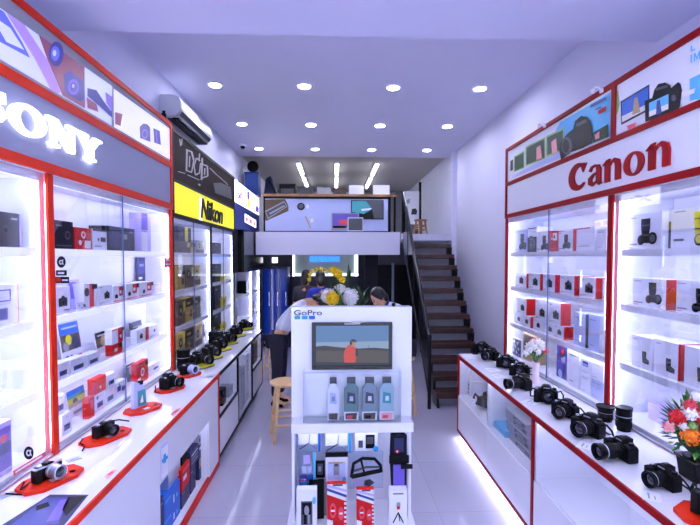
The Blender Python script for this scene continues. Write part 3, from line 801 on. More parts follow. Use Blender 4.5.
BP = [
    ('brown', [(263.8, 199.5), (285, 199), (288.5, 206), (288.5, 211), (266, 221), (263.8, 218)]),
    ('grey', [(265, 211), (284, 201), (287.5, 206.5), (268, 219)]), ('dgrey', [(266, 212), (284, 202.5), (286.6, 206.2), (268.4, 217.6)]),
    ('grey', [(269, 213.2), (284, 205), (285, 206.4), (270, 214.8)]),
    ('black', ell(301, 206.5, 3.9, 3.8)), ('dgrey', ell(301, 206.2, 2.6, 2.5)), ('white', ell(307.5, 206.5, 1.6, 2.2)),
    ('tan', [(304.8, 216.5), (306, 216), (311.2, 228), (310.4, 228.4)]), ('white', [(310, 219), (313, 218), (314, 222), (311, 223)]),
    ('black', [(351, 200.2), (383.6, 200.2), (383.6, 219.5), (351, 219.5)]), ('teal', [(352, 201), (366, 201), (372, 209), (364, 214), (352, 212)]), ('dgrey', [(366, 201), (383, 201), (383, 218.6), (374, 218.6), (372, 209)]),
    ('white', [(361, 209), (372, 208), (370, 210), (362, 211)]),
    ('grey', [(331.6, 213), (359, 213), (359, 230.5), (331.6, 230.5)]), ('purple', [(332.6, 214), (358, 214), (358, 227.5), (332.6, 227.5)]), ('pink_red', [(339, 220), (350, 219.4), (350, 224.8), (339, 224.8)]), ('black', [(333, 226), (346, 226), (346, 228), (333, 228)]),
    ('silver', [(347.6, 217.4), (363.2, 217.4), (363.2, 231.2), (347.6, 231.2)]), ('dgrey', [(348.6, 218.4), (362.4, 218.4), (362.4, 230.4), (348.6, 230.4)]),
    ('teal', [(365, 219.6), (367.6, 219.6), (367.6, 222), (365, 222)]),
]
for a_, b_ in ((0, 1), (1, 4), (4, 6), (6, 7), (7, 8), (8, 9), (9, 13), (13, 16), (16, 18), (18, 19)):
    printsY('banner_print', t, YM-.012-.0012*a_, BP[a_:b_])
# boxes standing on the rail and things up on the mezzanine
def rail_box(px0, px1, pyt, k, label, logo=False):
    Y = YM+.02
    x0, z = onY(px0, pyt, Y); x1, _ = onY(px1, pyt, Y); zb = bz1+.047
    mb = MB().box(-(x1-x0)/2, (x1-x0)/2, -.03, .05, 0, z-zb, k)
    if logo: mb.lathe([(0, -.031), (.018, -.031)], 'grey', 12, TR(0, 0, (z-zb)*.5) @ RT(90, 'X'))
    o = mb.build('carton', None, ((x0+x1)/2, Y, zb), bevel=.003)
    tag(o, label, 'box', 'cartons on the mezzanine rail')
rail_box(317, 331, 187.6, 'grey', 'low grey carton at the middle of the mezzanine wooden rail')
rail_box(349, 364, 185.4, 'white', 'plain white carton on the mezzanine wooden rail')
rail_box(373, 389.5, 185.2, 'white', 'white carton with a small round mark, right end of mezzanine rail', True)
xa, za = onY(249.5, 172, 8.5); xa, xb = -1.735, -1.475
t = thing('storage_bin', 'blue storage bin standing on top of the lit white sign box', 'bin', ((xa+xb)/2, 8.66, 3.1715))
MB().box(-(xb-xa)/2, (xb-xa)/2, -.15, .15, 0, za-3.2, 'bin_blue').build('bin_body', t, bevel=.01)
MB().box(-(xb-xa)/2-.01, (xb-xa)/2+.01, -.16, .16, za-3.2, za-3.17, 'bin_blue').build('rim', t, bevel=.005)
t = thing('stand_fan', 'black round electric fan on the blue bin, mezzanine left corner', 'fan', ((xa+xb)/2, 8.66, za+.004))
MB().lathe([(.09, 0), (.09, .015), (.02, .03), (.0, .03)], 'black').build('base', t)
T = TR(0, 0, .135) @ RT(90, 'X')
MB().lathe([(.105, -.03), (.115, 0), (.105, .03)], 'black', 24, T).build('cage', t)
MB().lathe([(0, -.01), (.03, -.02), (.03, .02), (0, .02)], 'dgrey', 16, T).build('hub', t)
for i in range(4):
    MB().add([(.02, .0, -.01), (.10, -.01, -.04), (.10, .01, .04), (.02, .0, .02)], [(0, 1, 2, 3)], 'dgrey', TR(0, 0, .135) @ Matrix.Rotation(i*PI/2, 4, 'Y')).build('blade', t)
MB().tube([(0, .01, .02), (0, .01, .16)], .012, 'black').build('stem', t)
xa, za = onY(270, 176, 9.7)
t = thing('arched_backpack', 'dark arched bag standing on the mezzanine right of the blue bin', 'bag', (xa, 9.7, 2.401))
hgt = za-2.40
MB().prism([(-.13, 0), (.2, 0), (.2, hgt*.5), (.13, hgt*.8), (.02, hgt), (-.08, hgt*.95), (-.13, hgt*.7)], 'y', -.1, .1, 'navy').build('bag_body', t, bevel=.03)
MB().tube([(.0, -.11, hgt*.9), (.12, -.12, hgt*.75), (.17, -.12, hgt*.4), (.17, -.11, .1)], .014, 'black').build('strap', t)
x0, _ = onY(293, 190, 9.0); x1, _ = onY(314, 190, 9.0)
for i, (pa, pb, pt, k, lb) in enumerate(((280, 296, 185, 'black', 'black bag on the mezzanine behind the left part of the rail'), (298, 313, 188, 'dgrey', 'dark grey box behind the left part of the mezzanine rail'), (333, 346, 189, 'brown', 'brown carton on the mezzanine behind the middle of the rail'))):
    a, z = onY(pa, pt, 9.4); b, _ = onY(pb, pt, 9.4)
    MB().box(-(b-a)/2, (b-a)/2, -.15, .15, 0, z-2.40, k).box(-(b-a)/2+.03, (b-a)/2-.03, -.152, -.148, .1, z-2.5, 'dgrey').build('carton', None, ((a+b)/2, 9.4, 2.401), bevel=.02)
    o = [q for q in COL.objects if q.name.startswith('carton')][-1]; tag(o, lb, 'box')
# right landing: tall printed board, wooden stool, dark shelf
xa, za = onY(405, 191, 9.6); xb, _ = onY(419, 191, 9.6)
t = thing('display_board', 'tall white picture board standing on the mezzanine at the stair head', 'display board', ((xa+xb)/2, 9.6, 2.387))
hgt = za-2.387; w_ = (xb-xa)
MB().box(-w_/2, w_/2, -.01, .02, 0, hgt, 'white').build('board', t)
MB().box(w_/2, w_/2+.05, -.02, .04, 0, hgt+.2, 'black').build('frame', t)
MB().poly([(-.02, -.012, hgt*.5), (.1, -.012, hgt*.5), (.12, -.012, hgt*.58), (.08, -.012, hgt*.63), (.0, -.012, hgt*.62)], 'black').poly([(-.12, -.012, hgt*.05), (w_*.45, -.012, hgt*.05), (w_*.45, -.012, hgt*.28), (-.08, -.012, hgt*.3)], 'dgrey').poly([(-.14, -.012, hgt*.72), (-.05, -.012, hgt*.74), (-.05, -.012, hgt*.84), (-.14, -.012, hgt*.8)], 'grey').build('picture', t, norm=False)
def stool(label, x, y, z0, h, r, kk='stool_wood', rz=0, group=None, spread=.06):
    t = thing('wooden_stool', label, 'stool', (x, y, z0), rz, group)
    MB().lathe([(0, h-.03), (r*.94, h-.03), (r, h-.02), (r, h-.005), (r*.95, h), (0, h)], kk, 28).build('seat', t)
    for i in range(4):
        a = PI/4 + i*PI/2; c, s = math.cos(a), math.sin(a)
        MB().tube([(c*(r+spread-.02), s*(r+spread-.02), 0), (c*(r-.045), s*(r-.045), h-.03)], [.016, .020], kk, 8).build('leg', t)
    for zz, off in ((h*.3, 0), (h*.55, 0)):
        f = 1-zz/h; q = (r-.045) + (spread+.025)*f
        for i in range(4):
            a = PI/4 + i*PI/2; b = a + PI/2
            MB().tube([(math.cos(a)*q, math.sin(a)*q, zz+(.03 if i % 2 else 0)), (math.cos(b)*q, math.sin(b)*q, zz+(.03 if i % 2 else 0))], .011, kk, 6).build('rung', t)
    return t
xa, za = onY(420.5, 229, 8.35)
stool('brown wooden stool standing at the head of the stairs', xa, 8.35, 2.387, max(.3, za-2.387), .13, 'rail_wood', .4, None, .02)
# ============================================== GROUND FLOOR, BACK
stool('pale wooden bar stool nearest the white stand, left of it', -.52, 4.62, 0, .62, .17, 'stool_wood', .25, 'pale wooden bar stools')
stool('pale wooden bar stool beyond the black trimmed counter end', -.98, 6.95, 0, .60, .15, 'stool_wood', .5, 'pale wooden bar stools')
stool('wooden bar stool right of the white stand, one leg showing', .85, 5.34, 0, .70, .165, 'stool_wood', .1, 'pale wooden bar stools')
t = thing('round_table', 'white round high table behind the white stand', 'table', (.14, 4.66, 0))
MB().lathe([(0, .82), (.27, .82), (.28, .83), (.27, .85), (0, .85)], 'gloss_white', 36).build('table_top', t)
MB().lathe([(.04, .02), (.04, .82)], 'steel', 16).build('column', t)
MB().lathe([(.25, 0), (.25, .015), (.05, .03), (.04, .03)], 'steel', 28).build('foot', t)
t = thing('flower_vase', 'tall white vase behind the white stand holding white and yellow flowers', 'vase', (.06, 4.62, .851))
MB().lathe([(.0, 0), (.07, 0), (.075, .02), (.055, .3), (.06, .44), (.085, .54), (.08, .54), (.055, .44), (.05, .3), (.0, .02)], 'gloss_white', 24).build('vase_body', t)
MB().lathe([(.057, .18), (.061, .2), (.057, .22)], 'silver', 24).build('band', t)

def petals(mb, c, r, k, n, size, seed=0, up=False, cup=.35):
    rnd = random.Random(seed)
    for i in range(n):
        z = 1 - 2*(i+.5)/n
        if up and z < -.2: continue
        a = i*2.39996; q = math.sqrt(max(0, 1-z*z))
        d = Vector((q*math.cos(a), q*math.sin(a), z)); p = Vector(c) + d*r*(.85+.2*rnd.random())
        u = d.cross(Vector((.3, .5, .8))).normalized(); v = d.cross(u); s = size*(.8+.4*rnd.random()); ph = rnd.random()*6
        uu = u*math.cos(ph)+v*math.sin(ph); vv = d.cross(uu)
        mb.add([p, p+uu*s*.6+vv*s*.35+d*s*cup, p+uu*s+d*s*cup*.6, p+uu*s*.6-vv*s*.35+d*s*cup], [(0, 1, 2, 3)], k)
def bloom(name, parent, c, r, k, n=90, size=.03, seed=0, core=None):
    mb = MB(); mb.ball(c, r*.86, core or k, 12); petals(mb, c, r*.86, k, n, size, seed)
    return mb.build(name, parent, smooth=False, norm=False)
def leaf(mb, p, d, L, w, k):
    p = Vector(p); d = Vector(d).normalized(); u = d.cross(Vector((0, 0, 1)))
    u = u.normalized() if u.length > .01 else Vector((1, 0, 0)); nn = u.cross(d)
    q = [p, p+d*L*.35+u*w+nn*w*.3, p+d*L, p+d*L*.35-u*w+nn*w*.3, p+d*L*.5-nn*w*.2]
    mb.add(q, [(0, 1, 4), (1, 2, 4), (2, 3, 4), (3, 0, 4)], k)
t = thing('flower_bouquet', 'big bouquet of white and yellow flowers above the white stand', 'bouquet', (.06, 4.62, 1.40))
def at(px, py, Y=4.62):
    a, b = onY(px, py, Y); return (a-.06, Y-4.62, b-1.40)
bloom('white_flower', t, at(329, 296, 4.60), .085, 'petal_white', 130, .035, 1)
bloom('white_flower', t, at(350, 297, 4.60), .095, 'petal_white', 150, .035, 2)
bloom('white_flower', t, at(340, 291, 4.68), .075, 'petal_white', 110, .035, 3)
bloom('yellow_flower', t, at(332.5, 298.5, 4.50), .068, 'petal_yellow', 130, .035, 4)
bloom('yellow_flower', t, at(337.5, 273.5), .05, 'petal_yellow', 70, .03, 5)
bloom('yellow_flower', t, at(333, 270), .035, 'petal_yellow', 40, .03, 6)
bloom('yellow_flower', t, at(342, 279.5), .035, 'petal_yellow', 40, .03, 7)
for i, (px, py) in enumerate(((310, 274), (313, 270.5), (317, 268.8), (321.5, 269), (309.5, 279), (326, 271))):
    bloom('orchid_flower', t, at(px, py), .020, 'petal_yellow', 12, .022, 20+i)
st = MB()
for a, b in (((326, 271), (334, 300)), ((337.5, 273.5), (339, 300)), ((348.5, 268), (345, 300)), ((333, 270), (338, 300)), ((356, 288), (346, 302))):
    st.tube([at(*a), at((a[0]+b[0])/2+1, (a[1]+b[1])/2), at(*b)], .004, 'green', 5)
st.tube([at(309.5, 279), at(313, 270.5), at(320, 268), at(326, 271)], .004, 'green', 5)
st.tube([at(340, 297), (0, 0, -.05), (0, 0, -.25)], .018, 'green', 6)
st.build('stem', t)
lf = MB(); rnd = random.Random(3)
for i in range(46):
    a = rnd.random()*2*PI; rr = .03+.1*rnd.random(); zz = -.02+.2*rnd.random()
    leaf(lf, (rr*math.cos(a)*.8, rr*math.sin(a)*.5, zz), (math.cos(a), math.sin(a), .5+rnd.random()), .07+.05*rnd.random(), .014, 'green' if i % 3 else 'pale_green')
lf.build('leaf', t, smooth=False, norm=False)['kind'] = 'stuff'
mb = MB(); p = at(348.5, 283); leaf(mb, p, (0, 0, 1), .22, .022, 'dark_green'); leaf(mb, (p[0]+.01, p[1], p[2]), (.12, .1, 1), .17, .02, 'dark_green'); mb.build('spike_leaf', t, smooth=False, norm=False)

# framed lit window at the rear, blue glass cabinet, dark doorway
YW = 10.2
xa, za = onY(292.5, 276, YW); xb, zb = onY(358, 250, YW); zb = 2.2
t = thing('lit_window_display', 'rear display window with glowing white frame and blue lit sign', 'window display', ((xa+xb)/2, YW, .0))
kw = dict(parent=t, world=True, smooth=False)
MB().box(xa, xb, YW+.05, YW+.09, za, zb, 'window_grey').build('back_panel', **kw)
fr = MB().box(xa, xb, YW, YW+.05, za, za+.05, 'lit_frame').box(xa, xa+.05, YW, YW+.05, za, zb, 'lit_frame').box(xb-.08, xb, YW, YW+.05, za, zb, 'lit_frame')
fr.build('lit_frame', **kw)
MB().box(xa+.05, xb-.08, YW+.02, YW+.025, za+.05, zb, 'glass').build('glass_pane', **kw)
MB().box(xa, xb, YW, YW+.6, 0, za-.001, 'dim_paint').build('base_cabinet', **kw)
sa, sz = onY(310, 261.5, YW); sb, sz2 = onY(340, 256.5, YW)
sg = MB(); n = 9
for i in range(n):
    a = sa+(sb-sa)*i/n; sg.box(a, a+(sb-sa)/n*.8, YW-.01, YW+.015, sz, sz2, 'lit_blue')
sg.build('blue_sign', **kw)
YC = 9.4
x0, zt = onY(262.5, 267, YC); x1, _ = onY(287.5, 267, YC)
t = thing('glass_cabinet', 'tall deep blue glass cabinet at the back left under the mezzanine', 'glass cabinet', ((x0+x1)/2, YC, 0))
kw = dict(parent=t, world=True, smooth=False)
MB().box(x0, x1, YC+.02, YC+.5, 0, zt, 'navy').build('body', **kw)
wd = (x1-x0)/3
for i in range(3):
    MB().box(x0+wd*i+.008, x0+wd*(i+1)-.008, YC, YC+.02, .06, zt-.05, 'blue_glass').build('door', **kw)
    MB().box(x0+wd*(i+1)-.045, x0+wd*(i+1)-.03, YC-.02, YC, .9, 1.2, 'steel').build('handle', **kw)
MB().box(x0, x1, YC-.003, YC+.02, zt-.045, zt, 'lit_frame').build('light_bar', **kw) if False else MB().box(x0, x1, YC, YC+.02, zt-.045, zt, 'navy').build('top_rail', **kw)
x2, z2 = onY(271.5, 263, YC+.2); x3, z3 = onY(277, 257.5, YC+.2)
t = thing('wall_panel', 'mauve wall panel with a small lit square sign above the blue cabinet', 'wall panel', ((x0+x1)/2, YC+.3, zt+.002))
MB().box(-.36, .32, 0, .05, 0, 2.25-zt, 'dim_paint').build('panel', t)
MB().box(x2-(x0+x1)/2, x3-(x0+x1)/2, -.01, 0, z2-zt, z3-zt, 'lit_white').build('lit_square', t)
# dark partition with door at the back right
YD = 9.0
x0, _ = onY(365, 300, YD); x1, _ = onY(400, 300, YD); xm, _ = onY(392.5, 300, YD); xz, zt = onY(378, 265, YD)
t = thing('partition_door', 'dark door with grey frame under the mezzanine, beside the stairs', 'door', ((x0+x1)/2, YD, 0))
kw = dict(parent=t, world=True, smooth=False)
MB().box(x0, xz, YD, YD+.06, 0, 2.25, 'shirt_dark').build('side_panel', **kw)
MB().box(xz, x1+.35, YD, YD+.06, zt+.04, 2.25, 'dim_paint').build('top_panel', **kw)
MB().box(xz, xm-.02, YD+.03, YD+.05, 0, zt, 'black').build('door_leaf', **kw)
MB().box(xm-.02, xm+.03, YD-.01, YD+.06, 0, zt+.04, 'grey').build('door_frame', **kw)
MB().box(xm+.03, x1+.35, YD+.03, YD+.05, 0, zt, 'black').build('door_leaf', **kw)
MB().tube([(xm-.06, YD+.0, 1.0), (xm-.06, YD-.03, 1.0), (xm-.14, YD-.03, 1.0)], .01, 'steel').build('handle', parent=t, world=True)
# hung dark wares seen against the lit window
t = thing('plant_pot_tall', 'tall dark leafy plant behind the flowers at the back', 'plant', (.42, 7.2, 0))
MB().lathe([(0, 0), (.13, 0), (.16, .3), (.15, .3), (.13, .26), (0, .26)], 'black', 20).build('pot', t)
mb = MB(); rnd = random.Random(9)
for i in range(60):
    a = rnd.random()*2*PI; z0 = .3+1.0*rnd.random(); leaf(mb, (.03*math.cos(a), .03*math.sin(a), z0), (math.cos(a), math.sin(a), 1.2), .28, .03, 'dark_green')
mb.build('leaf', t, smooth=False, norm=False)['kind'] = 'stuff'
MB().tube([(0, 0, .26), (.01, 0, 1.4)], [.014, .006], 'brown').build('trunk', t)

# air conditioner over the brown poster
t = thing('air_conditioner', 'white split air conditioner high on the left wall', 'air conditioner', (WL+.001, 5.14, 3.41))
L = .57; 
prof = [(0, .0), (.10, -.0), (.175, .035), (.215, .085), (.215, .20), (.20, .255), (.12, .285), (0, .285)]
prof = [(p[0], p[1]*.8) for p in prof]
MB().prism([(p[0], p[1]) for p in prof], 'y', -L, L, 'ac_white').build('body', t, bevel=.008)
MB().add([(.188, -L*.92, .026), (.216, -L*.92, .066), (.216, L*.92, .066), (.188, L*.92, .026)], [(0, 1, 2, 3)], 'dgrey').build('louver_gap', t, norm=False)
MB().box(.06, .175, -L*.9, L*.9, -.008, .006, 'black', TR(0, 0, 0)).build('outlet', t)
for i in range(3):
    MB().box(.07+.035*i, .075+.035*i, -L*.88, L*.88, -.022, -.004, 'dgrey').build('vane', t)
MB().box(.2155, .217, -L+.0, L, .088, .091, 'grey').build('panel_seam', t)

# ================================================================== PEOPLE
def eval_mesh(o):
    dg = bpy.context.evaluated_depsgraph_get(); dg.update()
    return bpy.data.meshes.new_from_object(o.evaluated_get(dg))
def skin_mesh(P, E, Rd, root, sub=2):
    names = list(P); me = bpy.data.meshes.new('sk'); me.from_pydata([P[n] for n in names], [(names.index(a), names.index(b)) for a, b in E], [])
    o = bpy.data.objects.new('sk', me); COL.objects.link(o)
    o.modifiers.new('s', 'SKIN'); 
    if not me.skin_vertices: me.skin_vertices.new()
    for i, n in enumerate(names):
        r = Rd[n]; r = r if isinstance(r, tuple) else (r, r)
        me.skin_vertices[0].data[i].radius = r
        me.skin_vertices[0].data[i].use_root = (n == root)
    if sub: m = o.modifiers.new('b', 'SUBSURF'); m.levels = sub; m.render_levels = sub
    r = eval_mesh(o); bpy.data.objects.remove(o); return r
def mesh_mb(me, k, mb):
    return mb.add([v.co.copy() for v in me.vertices], [tuple(p.vertices) for p in me.polygons], k)
def remesh(mb, name, k, parent, vox=.009, smooth=2):
    o = mb.build(name, None, norm=False)
    m = o.modifiers.new('r', 'REMESH'); m.mode = 'VOXEL'; m.voxel_size = vox
    s = o.modifiers.new('s', 'SMOOTH'); s.iterations = smooth; s.factor = .5
    me = eval_mesh(o); bpy.data.objects.remove(o)
    me.name = name; me.materials.clear(); me.materials.append(M[k])
    me.polygons.foreach_set('use_smooth', [True]*len(me.polygons))
    o = bpy.data.objects.new(name, me); COL.objects.link(o); o.parent = parent; return o
def person(label, loc, rz, J, shirt, legs=True, hairlen=.0, collar=None, sleeve='shirt'):
    """J: joints in the figure's own frame (faces -y)"""
    t = thing('person', label, 'person', loc, rz)
    V = {k: Vector(v) for k, v in J.items() if k != 'face'}
    E = [('pel','spine'),('spine','chest'),('chest','neck'),('neck','skull')]
    Rd = dict(pel=(.13,.10), spine=(.12,.09), chest=(.14,.10), neck=.052, skull=.05)
    for s in 'LR':
        E += [('chest','sh'+s),('sh'+s,'el'+s),('el'+s,'wr'+s),('pel','hip'+s),('hip'+s,'kn'+s),('kn'+s,'an'+s),('an'+s,'toe'+s)]
        Rd.update({'sh'+s:.052,'el'+s:.040,'wr'+s:.028,'hip'+s:.082,'kn'+s:.056,'an'+s:.038,'toe'+s:.03})
    mb = MB(); mesh_mb(skin_mesh(V, E, Rd, 'pel'), 'skin', mb)
    up = (V['skull']-V['neck']).normalized(); fw = Vector(J['face']).normalized(); fw = (fw-up*fw.dot(up)).normalized(); sd = fw.cross(up)
    hc = V['skull']+up*.075
    HM = Matrix(((sd.x, -fw.x, up.x, hc.x), (sd.y, -fw.y, up.y, hc.y), (sd.z, -fw.z, up.z, hc.z), (0,0,0,1)))
    mb.ball((0, 0, .02), (.073, .092, .10), 'skin', 16, HM); mb.ball((0, -.02, -.06), (.055, .068, .06), 'skin', 14, HM)
    mb.ball((0, -.094, -.015), (.014, .02, .024), 'skin', 8, HM)
    for s in (-1, 1): mb.ball((s*.075, .005, 0), (.012, .022, .032), 'skin', 8, HM)
    for s in 'LR':
        d = (V['wr'+s]-V['el'+s]).normalized(); a = d.cross(Vector((0,0,1)));
        a = a.normalized() if a.length > .05 else Vector((1,0,0)); n = a.cross(d); w = V['wr'+s]
        for q in range(5): mb.ball(tuple(w+d*(.02+.016*q)), .03-.002*q, 'skin', 8)
        for f in range(4):
            b = w+d*.085+a*(.026-.0175*f); ln = (.062, .075, .07, .055)[f]
            mb.tube([b-d*.02, b+d*ln*.5+n*.008, b+d*ln*.85+n*.026, b+d*ln+n*.04], [.010, .0095, .009, .006], 'skin', 6)
        b = w+d*.035+a*.026; mb.tube([b, b+a*.03+d*.03+n*.01, b+a*.034+d*.058+n*.02], [.012, .011, .007], 'skin', 6)
    remesh(mb, 'body', 'skin', t)
    # face
    fc = MB()
    for s in (-1, 1):
        fc.ball((s*.030, -.083, .012), (.012, .008, .007), 'white', 8, HM); fc.ball((s*.030, -.090, .012), (.0055, .004, .0055), 'hair', 8, HM)
        fc.box(s*.030-.017, s*.030+.017, -.095, -.085, .028, .034, 'hair', HM)
    fc.ball((0, -.088, -.058), (.022, .008, .006), 'pink_red', 8, HM); fc.build('face_features', t)
    hb = MB(); hb.ball((0, .016, .038), (.084, .094, .098), 'hair', 18, HM); hb.ball((0, .055, -.03), (.076, .055, .085+hairlen), 'hair', 14, HM)
    for s in (-1, 1): hb.ball((s*.068, .018, .01), (.02, .05, .05), 'hair', 10, HM)
    remesh(hb, 'hair', 'hair', t, .008)
    # shirt
    mid = lambda a, b, f: V[a].lerp(V[b], f)
    P = {k: V[k] for k in ('spine', 'chest', 'shL', 'shR')}; P['pel'] = V['pel'].lerp(V['spine'], .15); P['nk'] = mid('chest', 'neck', .98)
    E = [('pel','spine'),('spine','chest'),('chest','nk')]; Rr = dict(pel=(.155,.125), spine=(.145,.115), chest=(.165,.125), nk=.066)
    for s in 'LR':
        P['sl'+s] = mid('sh'+s, 'el'+s, .85); E += [('chest','sh'+s),('sh'+s,'sl'+s)]; Rr['sh'+s] = .074; Rr['sl'+s] = .062
    mb = MB(); mesh_mb(skin_mesh(P, E, Rr, 'pel'), shirt, mb); remesh(mb, 'shirt', shirt, t, .012)
    if collar:
        mb = MB(); c = P['nk']+(V['neck']-V['chest']).normalized()*.02
        d = (V['neck']-V['chest']).normalized(); a = d.cross(Vector((1,0,0))).normalized(); b = d.cross(a)
        mb.tube([c+(a*math.cos(q)+b*math.sin(q))*.066 for q in [2*PI*i/16 for i in range(17)]], .016, collar, 8).build('collar', t)
    P = {'pel': V['pel']}; E = []; Rr = dict(pel=(.16, .125))
    for s in 'LR':
        P.update({'hip'+s: V['hip'+s], 'kn'+s: V['kn'+s], 'an'+s: mid('kn'+s, 'an'+s, .93)})
        E += [('pel','hip'+s),('hip'+s,'kn'+s),('kn'+s,'an'+s)]; Rr.update({'hip'+s: .105, 'kn'+s: .075, 'an'+s: .058})
    mb = MB(); mesh_mb(skin_mesh(P, E, Rr, 'pel'), 'trousers', mb); remesh(mb, 'trousers', 'trousers', t, .012)
    for s in 'LR':
        a, b = V['an'+s], V['toe'+s]; d = (b-a); d.z = 0; d.normalize(); c = Vector((a.x, a.y, 0))
        mb = MB(); mb.ball(tuple(c-d*.01+Vector((0,0,.045))), (.045, .05, .045), 'black', 10); mb.ball(tuple(c+d*.09+Vector((0,0,.035))), (.045, .045, .034), 'black', 10); mb.ball(tuple(c+d*.04+Vector((0,0,.04))), (.044, .05, .04), 'black', 10)
        remesh(mb, 'shoe', 'black', t, .008)
    return t
def stand_pose(arms=.1):
    J = dict(pel=(0,0,.95), spine=(0,.01,1.12), chest=(0,0,1.32), neck=(0,-.01,1.47), skull=(0,-.02,1.53), face=(0,-1,0))
    for s, x in (('L',1),('R',-1)):
        J.update({'sh'+s:(x*.17,0,1.38),'el'+s:(x*.22,-.02,1.10),'wr'+s:(x*.20,-.2,.98),'hip'+s:(x*.09,0,.90),'kn'+s:(x*.10,-.02,.50),'an'+s:(x*.10,.02,.09),'toe'+s:(x*.11,-.13,.03)})
    return J
# bending figure: faces +x (towards the table); built facing -y then turned
J = dict(pel=(0,.10,.93), spine=(0,-.0,1.10), chest=(0,-.19,1.30), neck=(0,-.33,1.385), skull=(0,-.39,1.38), face=(0,-.55,-.85))
for s, x in (('L',1),('R',-1)):
    J.update({'sh'+s:(x*.17,-.22,1.32),'el'+s:(x*.22,-.30,1.04),'wr'+s:(x*.15,-.50,.93),'hip'+s:(x*.09,.10,.88),'kn'+s:(x*.10,.09,.50),'an'+s:(x*.10,.12,.09),'toe'+s:(x*.11,-.03,.03)})
px, _ = onY(286, 340, 5.65)
person('person in white shirt and dark trousers bending over behind the white stand', (px, 5.65, 0), R(78), J, 'shirt_white')
# seated figure on the right, looking down to the left
J = dict(pel=(0,.06,.77), spine=(0,.02,.94), chest=(0,-.13,1.17), neck=(0,-.235,1.272), skull=(0,-.27,1.31), face=(0,-.8,-.6))
for s, x in (('L',1),('R',-1)):
    J.update({'sh'+s:(x*.17,-.14,1.225),'el'+s:(x*.22,-.22,.95),'wr'+s:(x*.12,-.42,.93),'hip'+s:(x*.09,.0,.74),'kn'+s:(x*.12,-.38,.70),'an'+s:(x*.12,-.33,.28),'toe'+s:(x*.12,-.46,.22)})
px, _ = onY(381, 296, 5.35)
tt = person('person in white top with navy collar seated right, looking down', (px+.24, 5.35, .10), R(-62), J, 'shirt_white', collar='navy')
for c in list(tt.children):
    if c.name.startswith('shoe'): c.location.z += .20
px, _ = onY(305.5, 285, 7.6)
person('person in dark clothes standing farthest back, left of the flowers', (px, 7.6, 0), R(160), stand_pose(), 'shirt_dark', hairlen=.05)
px, _ = onY(320.5, 280, 7.1)
person('person in blue shirt standing back behind the flowers', (px, 7.1, 0), R(195), stand_pose(), 'shirt_blue', hairlen=.03)
# ============================================================ BOXED GOODS
BAYS = [(1, .85, 3, RN+.02, RP-.045), (1, .85, 3, RP+.048, RE-.045), (-1, .85, 3, LN, LP-.045), (-1, .85, 3, LP+.06, LE-.045), (-1, .85, 3, N0+.04, ND-.04), (-1, .85, 3, ND+.04, N1-.04),
        (1, .4, .85, CP+.022, cdiv-.012), (1, .4, .85, cdiv+.012, CE-.022), (-1, 0, .54, oa+.003, ob-.003), (-1, 0, .85, y0+.03, n1-.02), (-1, 0, .85, n1+.02, n2-.02), (-1, 0, .85, n2+.02, NE-.025)]
def circ(u, v, r, n=14): return [(u+r*math.cos(2*PI*i/n), v+r*math.sin(2*PI*i/n)) for i in range(n)]
def art_cam(x, z, s, c='black', g='dgrey'):
    return [(c, [(x-.5*s, z-.33*s), (x+.5*s, z-.33*s), (x+.52*s, z+.2*s), (x+.42*s, z+.3*s), (x+.2*s, z+.32*s), (x+.12*s, z+.46*s), (x-.12*s, z+.46*s), (x-.2*s, z+.32*s), (x-.45*s, z+.3*s), (x-.52*s, z+.2*s)]),
            (g, circ(x, z-.03*s, .28*s)), (c, circ(x, z-.03*s, .21*s)), ('lens_glass', circ(x, z-.03*s, .12*s))]
def art_lens(x, z, s, c='black', g='dgrey'):
    return [(c, [(x-.2*s, z-.5*s), (x+.2*s, z-.5*s), (x+.22*s, z-.1*s), (x+.26*s, z+.1*s), (x+.26*s, z+.5*s), (x-.26*s, z+.5*s), (x-.26*s, z+.1*s), (x-.22*s, z-.1*s)]),
            (g, [(x-.26*s, z+.2*s), (x+.26*s, z+.2*s), (x+.26*s, z+.25*s), (x-.26*s, z+.25*s)]), (g, [(x-.24*s, z-.2*s), (x+.24*s, z-.2*s), (x+.24*s, z-.15*s), (x-.24*s, z-.15*s)])]
def art_combo(x, z, s):   # tall lens beside a small camera
    return art_lens(x-.1*s, z+.05*s, s*.95) + [('black', circ(x+.28*s, z-.25*s, .24*s)), ('dgrey', circ(x+.28*s, z-.25*s, .15*s)), ('black', circ(x-.32*s, z-.3*s, .2*s))]
def rect(a, b, c, d): return [(a, c), (b, c), (b, d), (a, d)]
def txt(x0, x1, z, t=.004, k='grey'): return [(k, rect(x0, x1, z-t/2, z+t/2))]

